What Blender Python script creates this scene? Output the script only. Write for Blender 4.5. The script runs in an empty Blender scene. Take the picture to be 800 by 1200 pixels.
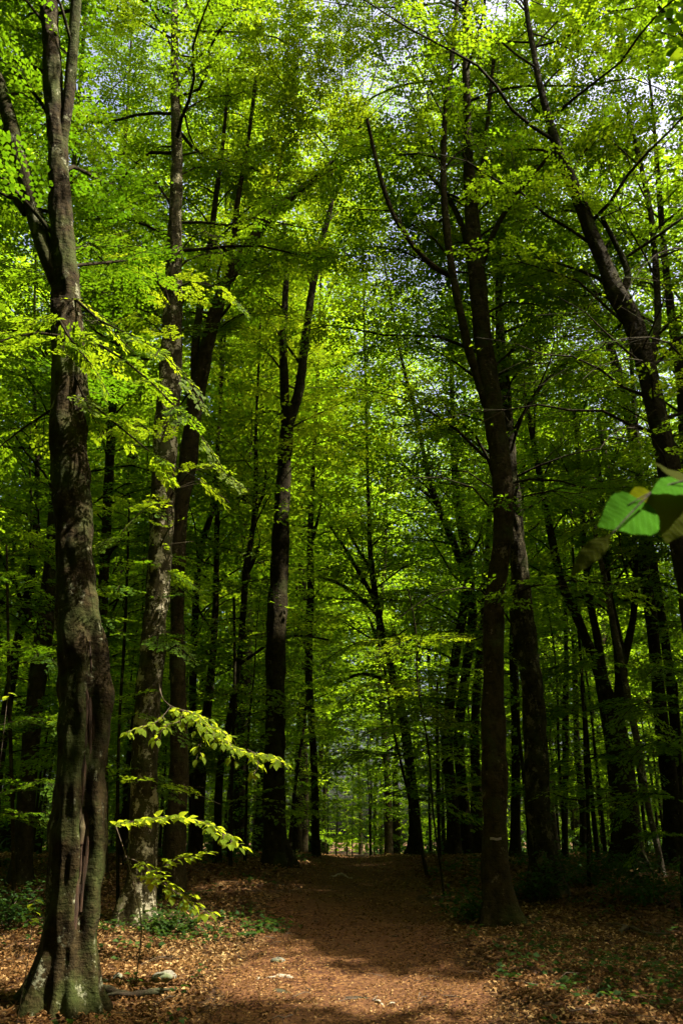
import bpy, math, random
import numpy as np
from mathutils import Vector, Matrix

# ------------------------------------------------------------------ camera, sky, sun, exposure
scene = bpy.context.scene
col = scene.collection
R = math.radians
FPX = 1050.0                                   # focal length in photograph pixels (800 x 1200)
TILT = math.atan(385.0 / FPX)                  # eye level lies at row 985
EYE = np.array([0.0, 0.0, 1.6])

cd = bpy.data.cameras.new('camera'); cam = bpy.data.objects.new('camera', cd); col.objects.link(cam)
cd.sensor_fit = 'VERTICAL'; cd.sensor_height = 36.0; cd.sensor_width = 24.0; cd.lens = 36.0 * FPX / 1200.0
cd.clip_start = 0.05; cd.clip_end = 1500
cam.location = EYE; cam.rotation_euler = (R(90) + TILT, 0, 0)
cd.dof.use_dof = True; cd.dof.focus_distance = 13.0; cd.dof.aperture_fstop = 5.6
scene.camera = cam

SUN_EL, SUN_AZ = R(56), R(104)                 # azimuth clockwise from +Y (view direction): from the right, a little behind
SUN = np.array([math.cos(SUN_EL) * math.sin(SUN_AZ), math.cos(SUN_EL) * math.cos(SUN_AZ), math.sin(SUN_EL)])
world = bpy.data.worlds.new('World'); scene.world = world; world.use_nodes = True
wn = world.node_tree; bgn = wn.nodes['Background']
sky = wn.nodes.new('ShaderNodeTexSky'); sky.sky_type = 'NISHITA'; sky.sun_disc = False
sky.sun_elevation = SUN_EL; sky.sun_rotation = SUN_AZ; sky.air_density = 0.7; sky.dust_density = 10.0; sky.ozone_density = 0.0
wn.links.new(sky.outputs[0], bgn.inputs[0]); bgn.inputs[1].default_value = 0.125
sd = bpy.data.lights.new('sun', 'SUN'); sun = bpy.data.objects.new('sun', sd); col.objects.link(sun)
sd.energy = 5.0; sd.angle = R(0.55); sd.color = (1.0, 0.93, 0.80)
sun.rotation_euler = Vector(SUN).to_track_quat('Z', 'Y').to_euler(); sun.location = (20, -10, 40)
vs = scene.view_settings; vs.view_transform = 'Standard'; vs.look = 'None'; vs.exposure = 1.9; vs.gamma = 1.0; vs.use_curve_mapping = False
scene.render.engine = 'CYCLES'
cy = scene.cycles
cy.max_bounces = 9; cy.diffuse_bounces = 4; cy.glossy_bounces = 2; cy.transmission_bounces = 7; cy.transparent_max_bounces = 4
cy.use_denoising = True; cy.denoiser = 'OPENIMAGEDENOISE'; cy.denoising_input_passes = 'RGB_ALBEDO_NORMAL'
cy.sample_clamp_indirect = 6.0; cy.caustics_reflective = False; cy.caustics_refractive = False
cy.use_adaptive_sampling = False

# ------------------------------------------------------------------ geometry of the view
_F = np.array([0, math.cos(TILT), math.sin(TILT)]); _U = np.array([0, -math.sin(TILT), math.cos(TILT)]); _X = np.array([1.0, 0, 0])
def P(px, py, Y):
    r = _F + (px - 400) / FPX * _X + (600 - py) / FPX * _U
    return EYE + r * (Y / r[1])
def project(p):
    d = p - EYE
    z = d @ _F
    zz = np.where(np.abs(z) < 1e-6, 1e-6, z)
    return 400 + FPX * (d @ _X) / zz, 600 - FPX * (d @ _U) / zz, z
def scale_at(p):                                # metres per photograph pixel at a point
    return max(0.2, float((p - EYE) @ _F)) / FPX

# terrain: level near the viewer, climbing to a crest 22 m off, falling gently away behind it
_gy = np.array([-60, 0, 7.5, 9.5, 11.5, 13.4, 16, 18.5, 21, 24, 30, 45, 60, 90, 140, 400])
_gz = np.array([-.3, -.02, 0.0, .13, .30, .50, .84, 1.10, 1.19, 1.19, 1.12, .85, .6, .4, .3, .3])
def wob(x, y):
    return (0.045 * np.sin(0.9 * x + 0.5 * y + 1.3) + 0.035 * np.sin(1.7 * y - 1.1 * x) + 0.022 * np.sin(2.9 * x + 2.3 * y)
            + 0.014 * np.sin(5.1 * x - 3.7 * y + .7) + 0.010 * np.sin(7.3 * y + 4.1 * x))
def path_x(y):
    return 0.12 + 0.28 * np.clip((y - 8) / 15, 0, 1.6) + 0.10 * np.sin(y * .35)
def path_w(y):
    return np.clip(1.55 - 0.028 * (y - 8), 0.8, 1.7)
def ground(x, y):
    x = np.asarray(x, float); y = np.asarray(y, float)
    z = np.interp(y, _gy, _gz)
    far = np.clip((np.abs(x) - 6) / 10, 0, 1)
    t = np.abs(x - path_x(y)) / path_w(y)
    dip = -0.07 * np.clip(1.35 - t, 0, 1) ** .8 * (y < 60)
    return z + wob(x, y) * np.clip(0.4 + 0.6 * t, 0.35, 1) + dip + far * 0.25 * np.sin(0.21 * x + 0.17 * y)
def ground_hit(px, py):
    lo, hi = 3.0, 120.0
    for Y in np.arange(3.0, 120.0, 0.1):
        p = P(px, py, Y)
        if p[2] <= ground(p[0], p[1]): return P(px, py, Y)
    return P(px, py, 24.0)

# ------------------------------------------------------------------ mesh helpers
TRIS = [0]
def mesh_np(name, verts, faces, mat, smooth=False, rnd=None):
    """faces: (n,4) or (n,3) int array"""
    verts = np.ascontiguousarray(verts, dtype=np.float32); faces = np.ascontiguousarray(faces, dtype=np.int32)
    me = bpy.data.meshes.new(name)
    k = faces.shape[1]; n = len(faces)
    me.vertices.add(len(verts)); me.vertices.foreach_set('co', verts.ravel())
    me.loops.add(n * k); me.loops.foreach_set('vertex_index', faces.ravel())
    me.polygons.add(n); me.polygons.foreach_set('loop_start', np.arange(0, n * k, k, dtype=np.int32))
    if smooth: me.polygons.foreach_set('use_smooth', np.ones(n, dtype=bool))
    me.update(calc_edges=True)
    if rnd is not None:
        a = me.attributes.new('rnd', 'FLOAT', 'FACE'); a.data.foreach_set('value', np.ascontiguousarray(rnd, dtype=np.float32))
    me.materials.append(mat)
    TRIS[0] += n * (k - 2)
    return me
def link(name, data, parent=None, loc=None):
    o = bpy.data.objects.new(name, data); col.objects.link(o)
    if parent is not None: o.parent = parent
    if loc is not None: o.location = loc
    return o
def tag(o, label=None, cat=None, group=None, kind=None):
    if label: o['label'] = label
    if cat: o['category'] = cat
    if group: o['group'] = group
    if kind: o['kind'] = kind
    return o
def unit(v):
    v = np.asarray(v, float); n = np.linalg.norm(v, axis=-1, keepdims=True)
    return v / np.where(n < 1e-9, 1, n)
def smooth_path(pts, n):
    """Catmull-Rom through rows of any width, n samples evenly in chord length"""
    pts = np.asarray(pts, float)
    d = np.r_[0, np.cumsum(np.linalg.norm(np.diff(pts[:, :3], axis=0), axis=1) + 1e-6)]
    tt = np.linspace(0, d[-1], n)
    i = np.clip(np.searchsorted(d, tt, side='right') - 1, 0, len(pts) - 2)
    u = ((tt - d[i]) / (d[i + 1] - d[i]))[:, None]
    p1, p2 = pts[i], pts[i + 1]
    p0 = pts[np.maximum(i - 1, 0)]; p3 = pts[np.minimum(i + 2, len(pts) - 1)]
    h = (d[i + 1] - d[i])[:, None]
    m1 = (p2 - p0) / (d[i + 1] - d[np.maximum(i - 1, 0)])[:, None] * h
    m2 = (p3 - p1) / (d[np.minimum(i + 2, len(pts) - 1)] - d[i])[:, None] * h
    return (2 * u**3 - 3 * u**2 + 1) * p1 + (u**3 - 2 * u**2 + u) * m1 + (-2 * u**3 + 3 * u**2) * p2 + (u**3 - u**2) * m2
def tube(path, radii, nseg, rfun=None, ref=(0, -1, 0), cap=True):
    """ring loft; rfun(theta[None], i[:,None], path) gives a radius factor; theta 0 = +X, -90 deg = towards the viewer"""
    path = np.asarray(path, float); radii = np.asarray(radii, float); n = len(path)
    t = unit(np.gradient(path, axis=0))
    a = np.tile(np.array([1.0, 0, 0]), (n, 1)); a = a - (a * t).sum(1, keepdims=True) * t
    bad = np.linalg.norm(a, axis=1) < 0.25
    if bad.any():
        b2 = np.tile(np.array([0, 0, 1.0]), (n, 1)); b2 = b2 - (b2 * t).sum(1, keepdims=True) * t; a = b2
    a = unit(a); b = np.cross(t, a)
    th = np.linspace(0, 2 * np.pi, nseg, endpoint=False)[None, :]
    f = np.ones((n, nseg))
    if rfun is not None: f = rfun(th, path)
    rr = radii[:, None] * f
    v = path[:, None, :] + (np.cos(th) * rr)[..., None] * a[:, None, :] + (np.sin(th) * rr)[..., None] * b[:, None, :]
    v = v.reshape(-1, 3)
    i = np.arange(n - 1)[:, None] * nseg; j = np.arange(nseg)[None, :]; j2 = (j + 1) % nseg
    f = np.stack([i + j, i + j2, i + nseg + j2, i + nseg + j], -1).reshape(-1, 4)
    if cap:
        v = np.vstack([v, path[-1] + t[-1] * radii[-1]]); top = len(v) - 1; base = (n - 1) * nseg
        jj = np.arange(nseg)
        f = np.vstack([f, np.stack([base + jj, base + (jj + 1) % nseg, np.full(nseg, top), np.full(nseg, top)], -1)])
        f = f.astype(int)
    return v, f
def quads_to_mesh(name, v, f, mat, smooth=True):
    # the cap rows repeat one vertex: split them off as triangles
    tri = f[:, 2] == f[:, 3]
    q, t = f[~tri], f[tri][:, :3]
    me = bpy.data.meshes.new(name)
    loops = np.concatenate([q.ravel(), t.ravel()]).astype(np.int32)
    starts = np.concatenate([np.arange(len(q)) * 4, len(q) * 4 + np.arange(len(t)) * 3]).astype(np.int32)
    me.vertices.add(len(v)); me.vertices.foreach_set('co', np.ascontiguousarray(v, dtype=np.float32).ravel())
    me.loops.add(len(loops)); me.loops.foreach_set('vertex_index', loops)
    me.polygons.add(len(starts)); me.polygons.foreach_set('loop_start', starts)
    if smooth: me.polygons.foreach_set('use_smooth', np.ones(len(starts), dtype=bool))
    me.update(calc_edges=True); me.materials.append(mat)
    TRIS[0] += len(q) * 2 + len(t)
    return me
class Geo:
    def __init__(s): s.v = []; s.f = []; s.n = 0
    def add(s, v, f): s.v.append(v); s.f.append(f + s.n); s.n += len(v)
    def mesh(s, name, mat, smooth=True): return quads_to_mesh(name, np.vstack(s.v), np.vstack(s.f), mat, smooth)
def noise1(seed, k=5):
    r = np.random.RandomState(seed); ph = r.rand(k) * 6.28; fr = r.uniform(.6, 1.4, k) * (1.7 ** np.arange(k)); am = 0.6 ** np.arange(k)
    return lambda t: sum(a * np.sin(f * t + p) for a, f, p in zip(am, fr, ph)) / am.sum()

# ------------------------------------------------------------------ materials
def new_mat(name):
    m = bpy.data.materials.new(name); m.use_nodes = True
    nt = m.node_tree; nt.nodes.clear()
    return m, nt, nt.nodes.new('ShaderNodeOutputMaterial')
def N(nt, kind, **kw):
    n = nt.nodes.new('ShaderNode' + kind)
    for k, v in kw.items():
        if k in n.inputs: n.inputs[k].default_value = v
        else: setattr(n, k, v)
    return n
def ramp(nt, fac, stops):
    r = nt.nodes.new('ShaderNodeValToRGB'); e = r.color_ramp.elements
    while len(e) < len(stops): e.new(0.5)
    for i, (p, c) in enumerate(stops): e[i].position = p; e[i].color = (c[0], c[1], c[2], 1)
    nt.links.new(fac, r.inputs[0]); return r
def mixc(nt, fac, a, b):
    m = nt.nodes.new('ShaderNodeMix'); m.data_type = 'RGBA'
    if isinstance(fac, float): m.inputs[0].default_value = fac
    else: nt.links.new(fac, m.inputs[0])
    for s, v in ((6, a), (7, b)):
        if isinstance(v, tuple): m.inputs[s].default_value = (*v, 1)
        else: nt.links.new(v, m.inputs[s])
    return m.outputs[2]
def leaf_mat(name, refl, trans, spread=True, rough=0.55, tf=0.55):
    m, nt, out = new_mat(name)
    at = N(nt, 'Attribute'); at.attribute_name = 'rnd'
    lo = lambda c, k: tuple(x * k for x in c)
    rc = ramp(nt, at.outputs['Fac'], [(0.0, lo(refl[0], 1)), (0.55, refl[1]), (1.0, refl[2])])
    tc = ramp(nt, at.outputs['Fac'], [(0.0, trans[0]), (0.55, trans[1]), (1.0, trans[2])])
    p = N(nt, 'BsdfPrincipled', Roughness=rough); p.inputs['Specular IOR Level'].default_value = 0.08
    nt.links.new(rc.outputs[0], p.inputs['Base Color'])
    t = N(nt, 'BsdfTranslucent'); nt.links.new(tc.outputs[0], t.inputs[0])
    mx = N(nt, 'MixShader'); mx.inputs[0].default_value = tf
    nt.links.new(p.outputs[0], mx.inputs[1]); nt.links.new(t.outputs[0], mx.inputs[2]); nt.links.new(mx.outputs[0], out.inputs[0])
    return m
M = {}
M['leaf'] = leaf_mat('beech_leaf', [(.028, .064, .005), (.048, .098, .006), (.090, .130, .009)],
                     [(.09, .205, .003), (.185, .305, .005), (.33, .42, .008)])
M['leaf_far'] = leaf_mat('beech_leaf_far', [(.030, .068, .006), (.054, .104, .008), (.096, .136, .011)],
                     [(.135, .285, .005), (.26, .42, .008), (.43, .55, .012)])  # brighter copy of the leaf, backlit glow put into its translucent colour
M['leaf_cover'] = leaf_mat('ground_cover_leaf', [(.02, .05, .012), (.035, .07, .014), (.06, .10, .02)],
                     [(.04, .10, .010), (.07, .14, .012), (.12, .2, .02)], tf=.4)
M['litter'] = leaf_mat('dry_leaf', [(.040, .017, .005), (.155, .078, .024), (.46, .31, .13)],
                     [(.12, .05, .015), (.2, .10, .03), (.3, .17, .07)], rough=.6, tf=.2)
def leaf_single(name, refl, trans, tf=.5, rough=.4):
    m, nt, out = new_mat(name)
    tx = N(nt, 'TexCoord'); oi = N(nt, 'ObjectInfo')
    nz = N(nt, 'TexNoise', Scale=30.0, Detail=3.0); nt.links.new(tx.outputs['Object'], nz.inputs['Vector'])
    # side veins: stripes slanting off the midrib, relief and a slightly paler tone
    sx = N(nt, 'SeparateXYZ'); nt.links.new(tx.outputs['Object'], sx.inputs[0])
    ab = N(nt, 'Math', operation='ABSOLUTE'); nt.links.new(sx.outputs['Y'], ab.inputs[0])
    ml = N(nt, 'Math', operation='MULTIPLY_ADD'); nt.links.new(ab.outputs[0], ml.inputs[0]); ml.inputs[1].default_value = -0.8; nt.links.new(sx.outputs['X'], ml.inputs[2])
    sc = N(nt, 'Math', operation='MULTIPLY'); nt.links.new(ml.outputs[0], sc.inputs[0]); sc.inputs[1].default_value = 62.0
    sn = N(nt, 'Math', operation='SINE'); nt.links.new(sc.outputs[0], sn.inputs[0])
    vr = ramp(nt, sn.outputs[0], [(0.55, (0, 0, 0)), (0.98, (1, 1, 1))])
    mr = N(nt, 'MapRange'); nt.links.new(oi.outputs['Random'], mr.inputs[0]); mr.inputs[3].default_value = .75; mr.inputs[4].default_value = 1.2
    def var(c, v):
        a = mixc(nt, nz.outputs[0], tuple(x * .8 for x in c), tuple(min(1, x * 1.2) for x in c))
        b = mixc(nt, vr.outputs[0], a, tuple(min(1, x * v + .01) for x in c))
        vm = nt.nodes.new('ShaderNodeVectorMath'); vm.operation = 'SCALE'; nt.links.new(b, vm.inputs[0]); nt.links.new(mr.outputs[0], vm.inputs['Scale'])
        return vm.outputs[0]
    p = N(nt, 'BsdfPrincipled', Roughness=rough); p.inputs['Specular IOR Level'].default_value = .03
    nt.links.new(var(refl, 1.25), p.inputs['Base Color'])
    bp = N(nt, 'Bump', Strength=.25, Distance=.002); nt.links.new(vr.outputs[0], bp.inputs['Height']); nt.links.new(bp.outputs[0], p.inputs['Normal'])
    t = N(nt, 'BsdfTranslucent'); nt.links.new(var(trans, .75), t.inputs[0])
    mx = N(nt, 'MixShader'); mx.inputs[0].default_value = tf
    nt.links.new(p.outputs[0], mx.inputs[1]); nt.links.new(t.outputs[0], mx.inputs[2]); nt.links.new(mx.outputs[0], out.inputs[0])
    return m
M['leaf_big'] = leaf_single('sunlit_beech_leaf', (.095, .145, .008), (.42, .50, .014), rough=.6, tf=.58)  # brighter copy of the beech leaf, sunlight put into its colour
M['leaf_near'] = leaf_single('close_leaf', (.055, .20, .002), (.14, .28, .002), rough=.8)
M['leaf_olive'] = leaf_single('close_leaf_shaded', (.050, .062, .002), (.12, .14, .002), rough=.8)  # dimmer copy of the close leaf, its shading put into the colour

def bark_mat(name, dark, mid, lichen, lichen_amt, moss_amt, streak=1.0):
    m, nt, out = new_mat(name)
    tx = N(nt, 'TexCoord')
    def nz(scale, det, vec=None, stretch=None, rough=.6):
        src = tx.outputs['Object']
        if stretch:
            mp = N(nt, 'Mapping'); mp.inputs['Scale'].default_value = stretch; nt.links.new(src, mp.inputs[0]); src = mp.outputs[0]
        n = N(nt, 'TexNoise', Scale=scale, Detail=det, Roughness=rough); nt.links.new(src, n.inputs['Vector']); return n.outputs[0]
    big = nz(2.2, 5); fine = nz(14, 6); hor = nz(6, 5, stretch=(1, 1, 5.5)); ver = nz(8, 7, stretch=(1.5, 1.5, 1.0)); spk = nz(26, 4, rough=.75)
    c = mixc(nt, ramp(nt, ver, [(.35, (0, 0, 0)), (.68, (1, 1, 1))]).outputs[0], dark, mid)
    c = mixc(nt, ramp(nt, hor, [(.56, (0, 0, 0)), (.70, (.45 * streak,) * 3)]).outputs[0], c, tuple(min(1, x * 1.7) for x in mid))
    # moss where the broad noise is high, pale lichen blotches where two noises meet
    mo = ramp(nt, big, [(.66 - .3 * moss_amt, (0, 0, 0)), (.86 - .3 * moss_amt, (.75, .75, .75))])
    c = mixc(nt, mo.outputs[0], c, (.045, .060, .014))
    add = N(nt, 'Math', operation='MULTIPLY_ADD'); nt.links.new(spk, add.inputs[0]); add.inputs[1].default_value = .55; nt.links.new(nz(4.3, 5, stretch=(1.5, 1.5, .8)), add.inputs[2])
    li = ramp(nt, add.outputs[0], [(.98 - .32 * lichen_amt, (0, 0, 0)), (1.04 - .32 * lichen_amt, (.9, .9, .9))])
    c = mixc(nt, li.outputs[0], c, lichen)
    p = N(nt, 'BsdfPrincipled', Roughness=.9); p.inputs['Specular IOR Level'].default_value = .08
    nt.links.new(c, p.inputs['Base Color'])
    hm = N(nt, 'Math', operation='MULTIPLY_ADD'); nt.links.new(ver, hm.inputs[0]); hm.inputs[1].default_value = 1.6; nt.links.new(fine, hm.inputs[2])
    hm2 = N(nt, 'Math', operation='MULTIPLY_ADD'); nt.links.new(hor, hm2.inputs[0]); hm2.inputs[1].default_value = .55; nt.links.new(hm.outputs[0], hm2.inputs[2])
    bp = N(nt, 'Bump', Strength=.8, Distance=.03); nt.links.new(hm2.outputs[0], bp.inputs['Height']); nt.links.new(bp.outputs[0], p.inputs['Normal'])
    nt.links.new(p.outputs[0], out.inputs[0])
    return m
M['bark'] = bark_mat('bark', (0.0102, 0.0075, 0.0026), (0.0300, 0.0233, 0.0082), (0.1105, 0.1020, 0.0553), .18, .40)
M['bark_old'] = bark_mat('bark_old', (0.0108, 0.0075, 0.0026), (0.0372, 0.0260, 0.0092), (0.1700, 0.1700, 0.1020), .28, .70, .9)
M['bark_pale_lit'] = bark_mat('bark_pale_lit', (0.0170, 0.0137, 0.0051), (0.0520, 0.0422, 0.0153), (.34, .30, .20), .50, .45)  # blotches raised so the trunk's sunlit strip sits in the bark colour
M['bark_rough'] = bark_mat('bark_rough', (0.0084, 0.0068, 0.0026), (0.0360, 0.0294, 0.0107), (0.1105, 0.0935, 0.0510), .45, .45)
M['bark_brown'] = bark_mat('bark_brown', (0.0161, 0.0113, 0.0037), (0.0434, 0.0318, 0.0105), (0.1445, 0.1105, 0.0638), .20, .42)
M['dead_stem_sunlit'] = bark_mat('dead_stem_sunlit', (.035, .028, .018), (.10, .08, .055), (.34, .30, .23), .35, .1)  # paler than other bark, standing in for sunlight on the foot
def plain_mat(name, c1, c2, scale=8, rough=.85, bump=.5, stretch=(1, 1, 1), c3=None, amt=.5):
    m, nt, out = new_mat(name)
    tx = N(nt, 'TexCoord'); mp = N(nt, 'Mapping'); mp.inputs['Scale'].default_value = stretch; nt.links.new(tx.outputs['Object'], mp.inputs[0])
    n1 = N(nt, 'TexNoise', Scale=scale, Detail=8.0, Roughness=.65); nt.links.new(mp.outputs[0], n1.inputs['Vector'])
    c = ramp(nt, n1.outputs[0], [(.3, c1), (.7, c2)]).outputs[0]
    if c3:
        n2 = N(nt, 'TexNoise', Scale=scale * .35, Detail=5.0); nt.links.new(tx.outputs['Object'], n2.inputs['Vector'])
        c = mixc(nt, ramp(nt, n2.outputs[0], [(1 - amt - .1, (0, 0, 0)), (1 - amt + .1, (1, 1, 1))]).outputs[0], c, c3)
    p = N(nt, 'BsdfPrincipled', Roughness=rough); p.inputs['Specular IOR Level'].default_value = .25
    nt.links.new(c, p.inputs['Base Color'])
    bp = N(nt, 'Bump', Strength=bump, Distance=.03); nt.links.new(n1.outputs[0], bp.inputs['Height']); nt.links.new(bp.outputs[0], p.inputs['Normal'])
    nt.links.new(p.outputs[0], out.inputs[0])
    return m
def carpet_mat(name, cols, scale, patch, amt):
    """matted leaf carpet: small irregular cells of leaf colours with lifted edges, earth showing in patches"""
    m, nt, out = new_mat(name)
    tx = N(nt, 'TexCoord'); dz = N(nt, 'TexNoise', Scale=9.0, Detail=4.0); nt.links.new(tx.outputs['Object'], dz.inputs['Vector'])
    mixv = nt.nodes.new('ShaderNodeMix'); mixv.data_type = 'VECTOR'; mixv.inputs[0].default_value = .06
    nt.links.new(tx.outputs['Object'], mixv.inputs[4]); nt.links.new(dz.outputs['Color'], mixv.inputs[5])
    vo = N(nt, 'TexVoronoi', Scale=scale, Randomness=1.0); nt.links.new(mixv.outputs[1], vo.inputs['Vector'])
    sp = N(nt, 'SeparateColor'); nt.links.new(vo.outputs['Color'], sp.inputs[0])
    c = ramp(nt, sp.outputs[0], [(0, cols[0]), (.5, cols[1]), (1, cols[2])]).outputs[0]
    n2 = N(nt, 'TexNoise', Scale=1.3, Detail=7.0, Roughness=.6); nt.links.new(tx.outputs['Object'], n2.inputs['Vector'])
    c = mixc(nt, ramp(nt, n2.outputs[0], [(1 - amt - .12, (0, 0, 0)), (1 - amt + .12, (.85, .85, .85))]).outputs[0], c, patch)
    p = N(nt, 'BsdfPrincipled', Roughness=.9); p.inputs['Specular IOR Level'].default_value = .15; nt.links.new(c, p.inputs['Base Color'])
    n3 = N(nt, 'TexNoise', Scale=40.0, Detail=5.0); nt.links.new(tx.outputs['Object'], n3.inputs['Vector'])
    ad = N(nt, 'Math', operation='MULTIPLY_ADD'); nt.links.new(n3.outputs[0], ad.inputs[0]); ad.inputs[1].default_value = .6; nt.links.new(sp.outputs[1], ad.inputs[2])
    bp = N(nt, 'Bump', Strength=.9, Distance=.02); nt.links.new(ad.outputs[0], bp.inputs['Height']); nt.links.new(bp.outputs[0], p.inputs['Normal'])
    nt.links.new(p.outputs[0], out.inputs[0]); return m
M['soil'] = carpet_mat('soil', [(.024, .010, .004), (.080, .036, .013), (.19, .11, .038)], 24, (.022, .014, .007), .44)
M['path'] = carpet_mat('path_soil', [(.028, .010, .004), (.080, .032, .011), (.17, .085, .028)], 34, (.085, .038, .014), .42)
M['deadwood'] = plain_mat('dead_wood', (.014, .008, .004), (.070, .036, .016), 9, .8, .9, (2.5, 2.5, .35), c3=(.13, .11, .045), amt=.35)
M['stone'] = plain_mat('stone', (.07, .065, .045), (.22, .20, .15), 9, .85, .6, c3=(.07, .085, .03), amt=.45)
M['moss'] = plain_mat('mossy_wood', (.018, .022, .010), (.05, .055, .022), 10, .95, .8, c3=(.04, .028, .016), amt=.5)
M['stick'] = plain_mat('stick', (.05, .035, .022), (.13, .095, .06), 12, .85, .5)
M['stick_pale'] = plain_mat('stick_pale', (.2, .16, .11), (.36, .30, .22), 12, .85, .5)
M['blaze'] = plain_mat('blaze_paint', (.20, .15, .12), (.34, .28, .25), 20, .7, .3)

# ------------------------------------------------------------------ the ground
def lin(a, b, step): return list(np.arange(a, b, step))
xs = np.array(sorted(set(np.round(lin(-60, -12, 3) + lin(-12, -5, .6) + lin(-5, 5, .16) + lin(5, 12, .6) + lin(12, 60.1, 3) + [-600, -300, -150, 150, 300, 600], 3))))
ys = np.array(sorted(set(np.round(lin(-60, 4, 4) + lin(4, 25, .16) + lin(25, 60, 1) + lin(60, 140, 5) + [160, 200, 300, 450, 700], 3))))
gx, gyy = np.meshgrid(xs, ys); gz = ground(gx, gyy)
gv = np.stack([gx, gyy, gz], -1).reshape(-1, 3); nx, ny = len(xs), len(ys)
ii = (np.arange(ny - 1)[:, None] * nx + np.arange(nx - 1)[None, :]).ravel()
go = link('ground', mesh_np('ground', gv, np.stack([ii, ii + 1, ii + nx + 1, ii + nx], -1), M['soil'], True)); tag(go, kind='structure')
pyv = np.arange(2.0, 62, .14); m = 17; rs = np.random.RandomState(3)
u = np.linspace(-1, 1, m)
edge = path_w(pyv) * (1 + .10 * np.sin(pyv * 1.9) + .07 * np.sin(pyv * 4.7 + 1))
px_ = path_x(pyv)[:, None] + u[None, :] * edge[:, None]; py_ = np.repeat(pyv[:, None], m, 1)
# the trodden strip: 6 mm over the soil, its rims sinking into it
pz = ground(px_, py_) + 0.010 - 0.05 * np.clip((np.abs(u) - .86) / .14, 0, 1)[None, :]
# terrain triangles cut corners, so lift a little on the sheet's middle
pz += 0.006 * (np.abs(u) < .85)[None, :]
pv = np.stack([px_, py_, pz], -1).reshape(-1, 3); n_ = len(pyv)
ii = (np.arange(n_ - 1)[:, None] * m + np.arange(m - 1)[None, :]).ravel()
po = link('path', mesh_np('path', pv, np.stack([ii, ii + 1, ii + m + 1, ii + m], -1), M['path'], True)); tag(po, kind='structure')

# ------------------------------------------------------------------ leaves: spray templates, sun gaps, crown meshes
def make_template(seed, length, leaf, twig_step, leaf_step):
    r = np.random.RandomState(seed); pos, ax, nr, ln = [], [], [], []; segs = [(np.zeros(3), np.array([length, 0, 0]))]
    def put(p, ang, k=1.0):
        d = np.array([math.cos(ang), math.sin(ang), r.uniform(-.38, .12)])
        n = np.array([r.normal(0, .24), r.normal(0, .24), 1.0])
        pos.append(p); ax.append(d / np.linalg.norm(d)); nr.append(n / np.linalg.norm(n)); ln.append(leaf * r.uniform(.68, 1.2) * k)
    t = twig_step * .5; s = 1
    while t < length * .97:
        f = t / length; droop = -.10 * length * f * f + r.normal(0, .02)
        base = np.array([t, 0, droop]); ang = s * r.uniform(.7, 1.0) * (1 - .35 * f)
        L = length * (.50 - .34 * f) * r.uniform(.7, 1.15); q = leaf_step
        segs.append((base, base + np.array([math.cos(ang) * L, math.sin(ang) * L, -.06 * L]))); ss = 1
        while q < L:
            pp = base + np.array([math.cos(ang) * q, math.sin(ang) * q, -.10 * q * q / max(L, .1) + r.normal(0, .012)])
            put(pp, ang + ss * r.uniform(.45, .95)); ss = -ss; q += leaf_step * r.uniform(.75, 1.25)
        put(base + np.array([math.cos(ang) * L, math.sin(ang) * L, -.07 * L]), ang)
        s = -s; t += twig_step * r.uniform(.75, 1.25)
    put(np.array([length, 0, -.1 * length]), 0.0)
    return np.array(pos), np.array(ax), np.array(nr), np.array(ln), segs
TA = [make_template(10 + i, 1.15, .096, .100, .056) for i in range(5)]      # near: beech leaves at their real size
TB = [make_template(30 + i, 1.30, .125, .17, .095) for i in range(4)]       # mid distance
TC = [make_template(50 + i, 1.7, .23, .27, .155) for i in range(4)]          # far crowns
GAPS = []                                                                   # (target, radius): openings of the canopy towards the sun
def sun_gap(p, r): GAPS.append((np.asarray(p, float), r))
OPEN = []                                                                   # (x, y, z, rx, ry, rz): open air between the crowns
def keep_mask(pos, rng, margin=.6):
    k = np.ones(len(pos), bool)
    for g, r in GAPS:
        d = pos - g; a = d @ SUN; q = np.linalg.norm(d - a[:, None] * SUN, axis=1)
        k &= ~((a > margin) & (q < r * (0.82 + .36 * rng.rand(len(pos)))))
    for x, y, z, rx, ry, rz in OPEN:
        q = ((pos[:, 0] - x) / rx) ** 2 + ((pos[:, 1] - y) / ry) ** 2 + ((pos[:, 2] - z) / rz) ** 2
        k &= ~(q < .75 + .5 * rng.rand(len(pos)))
    return k
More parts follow.
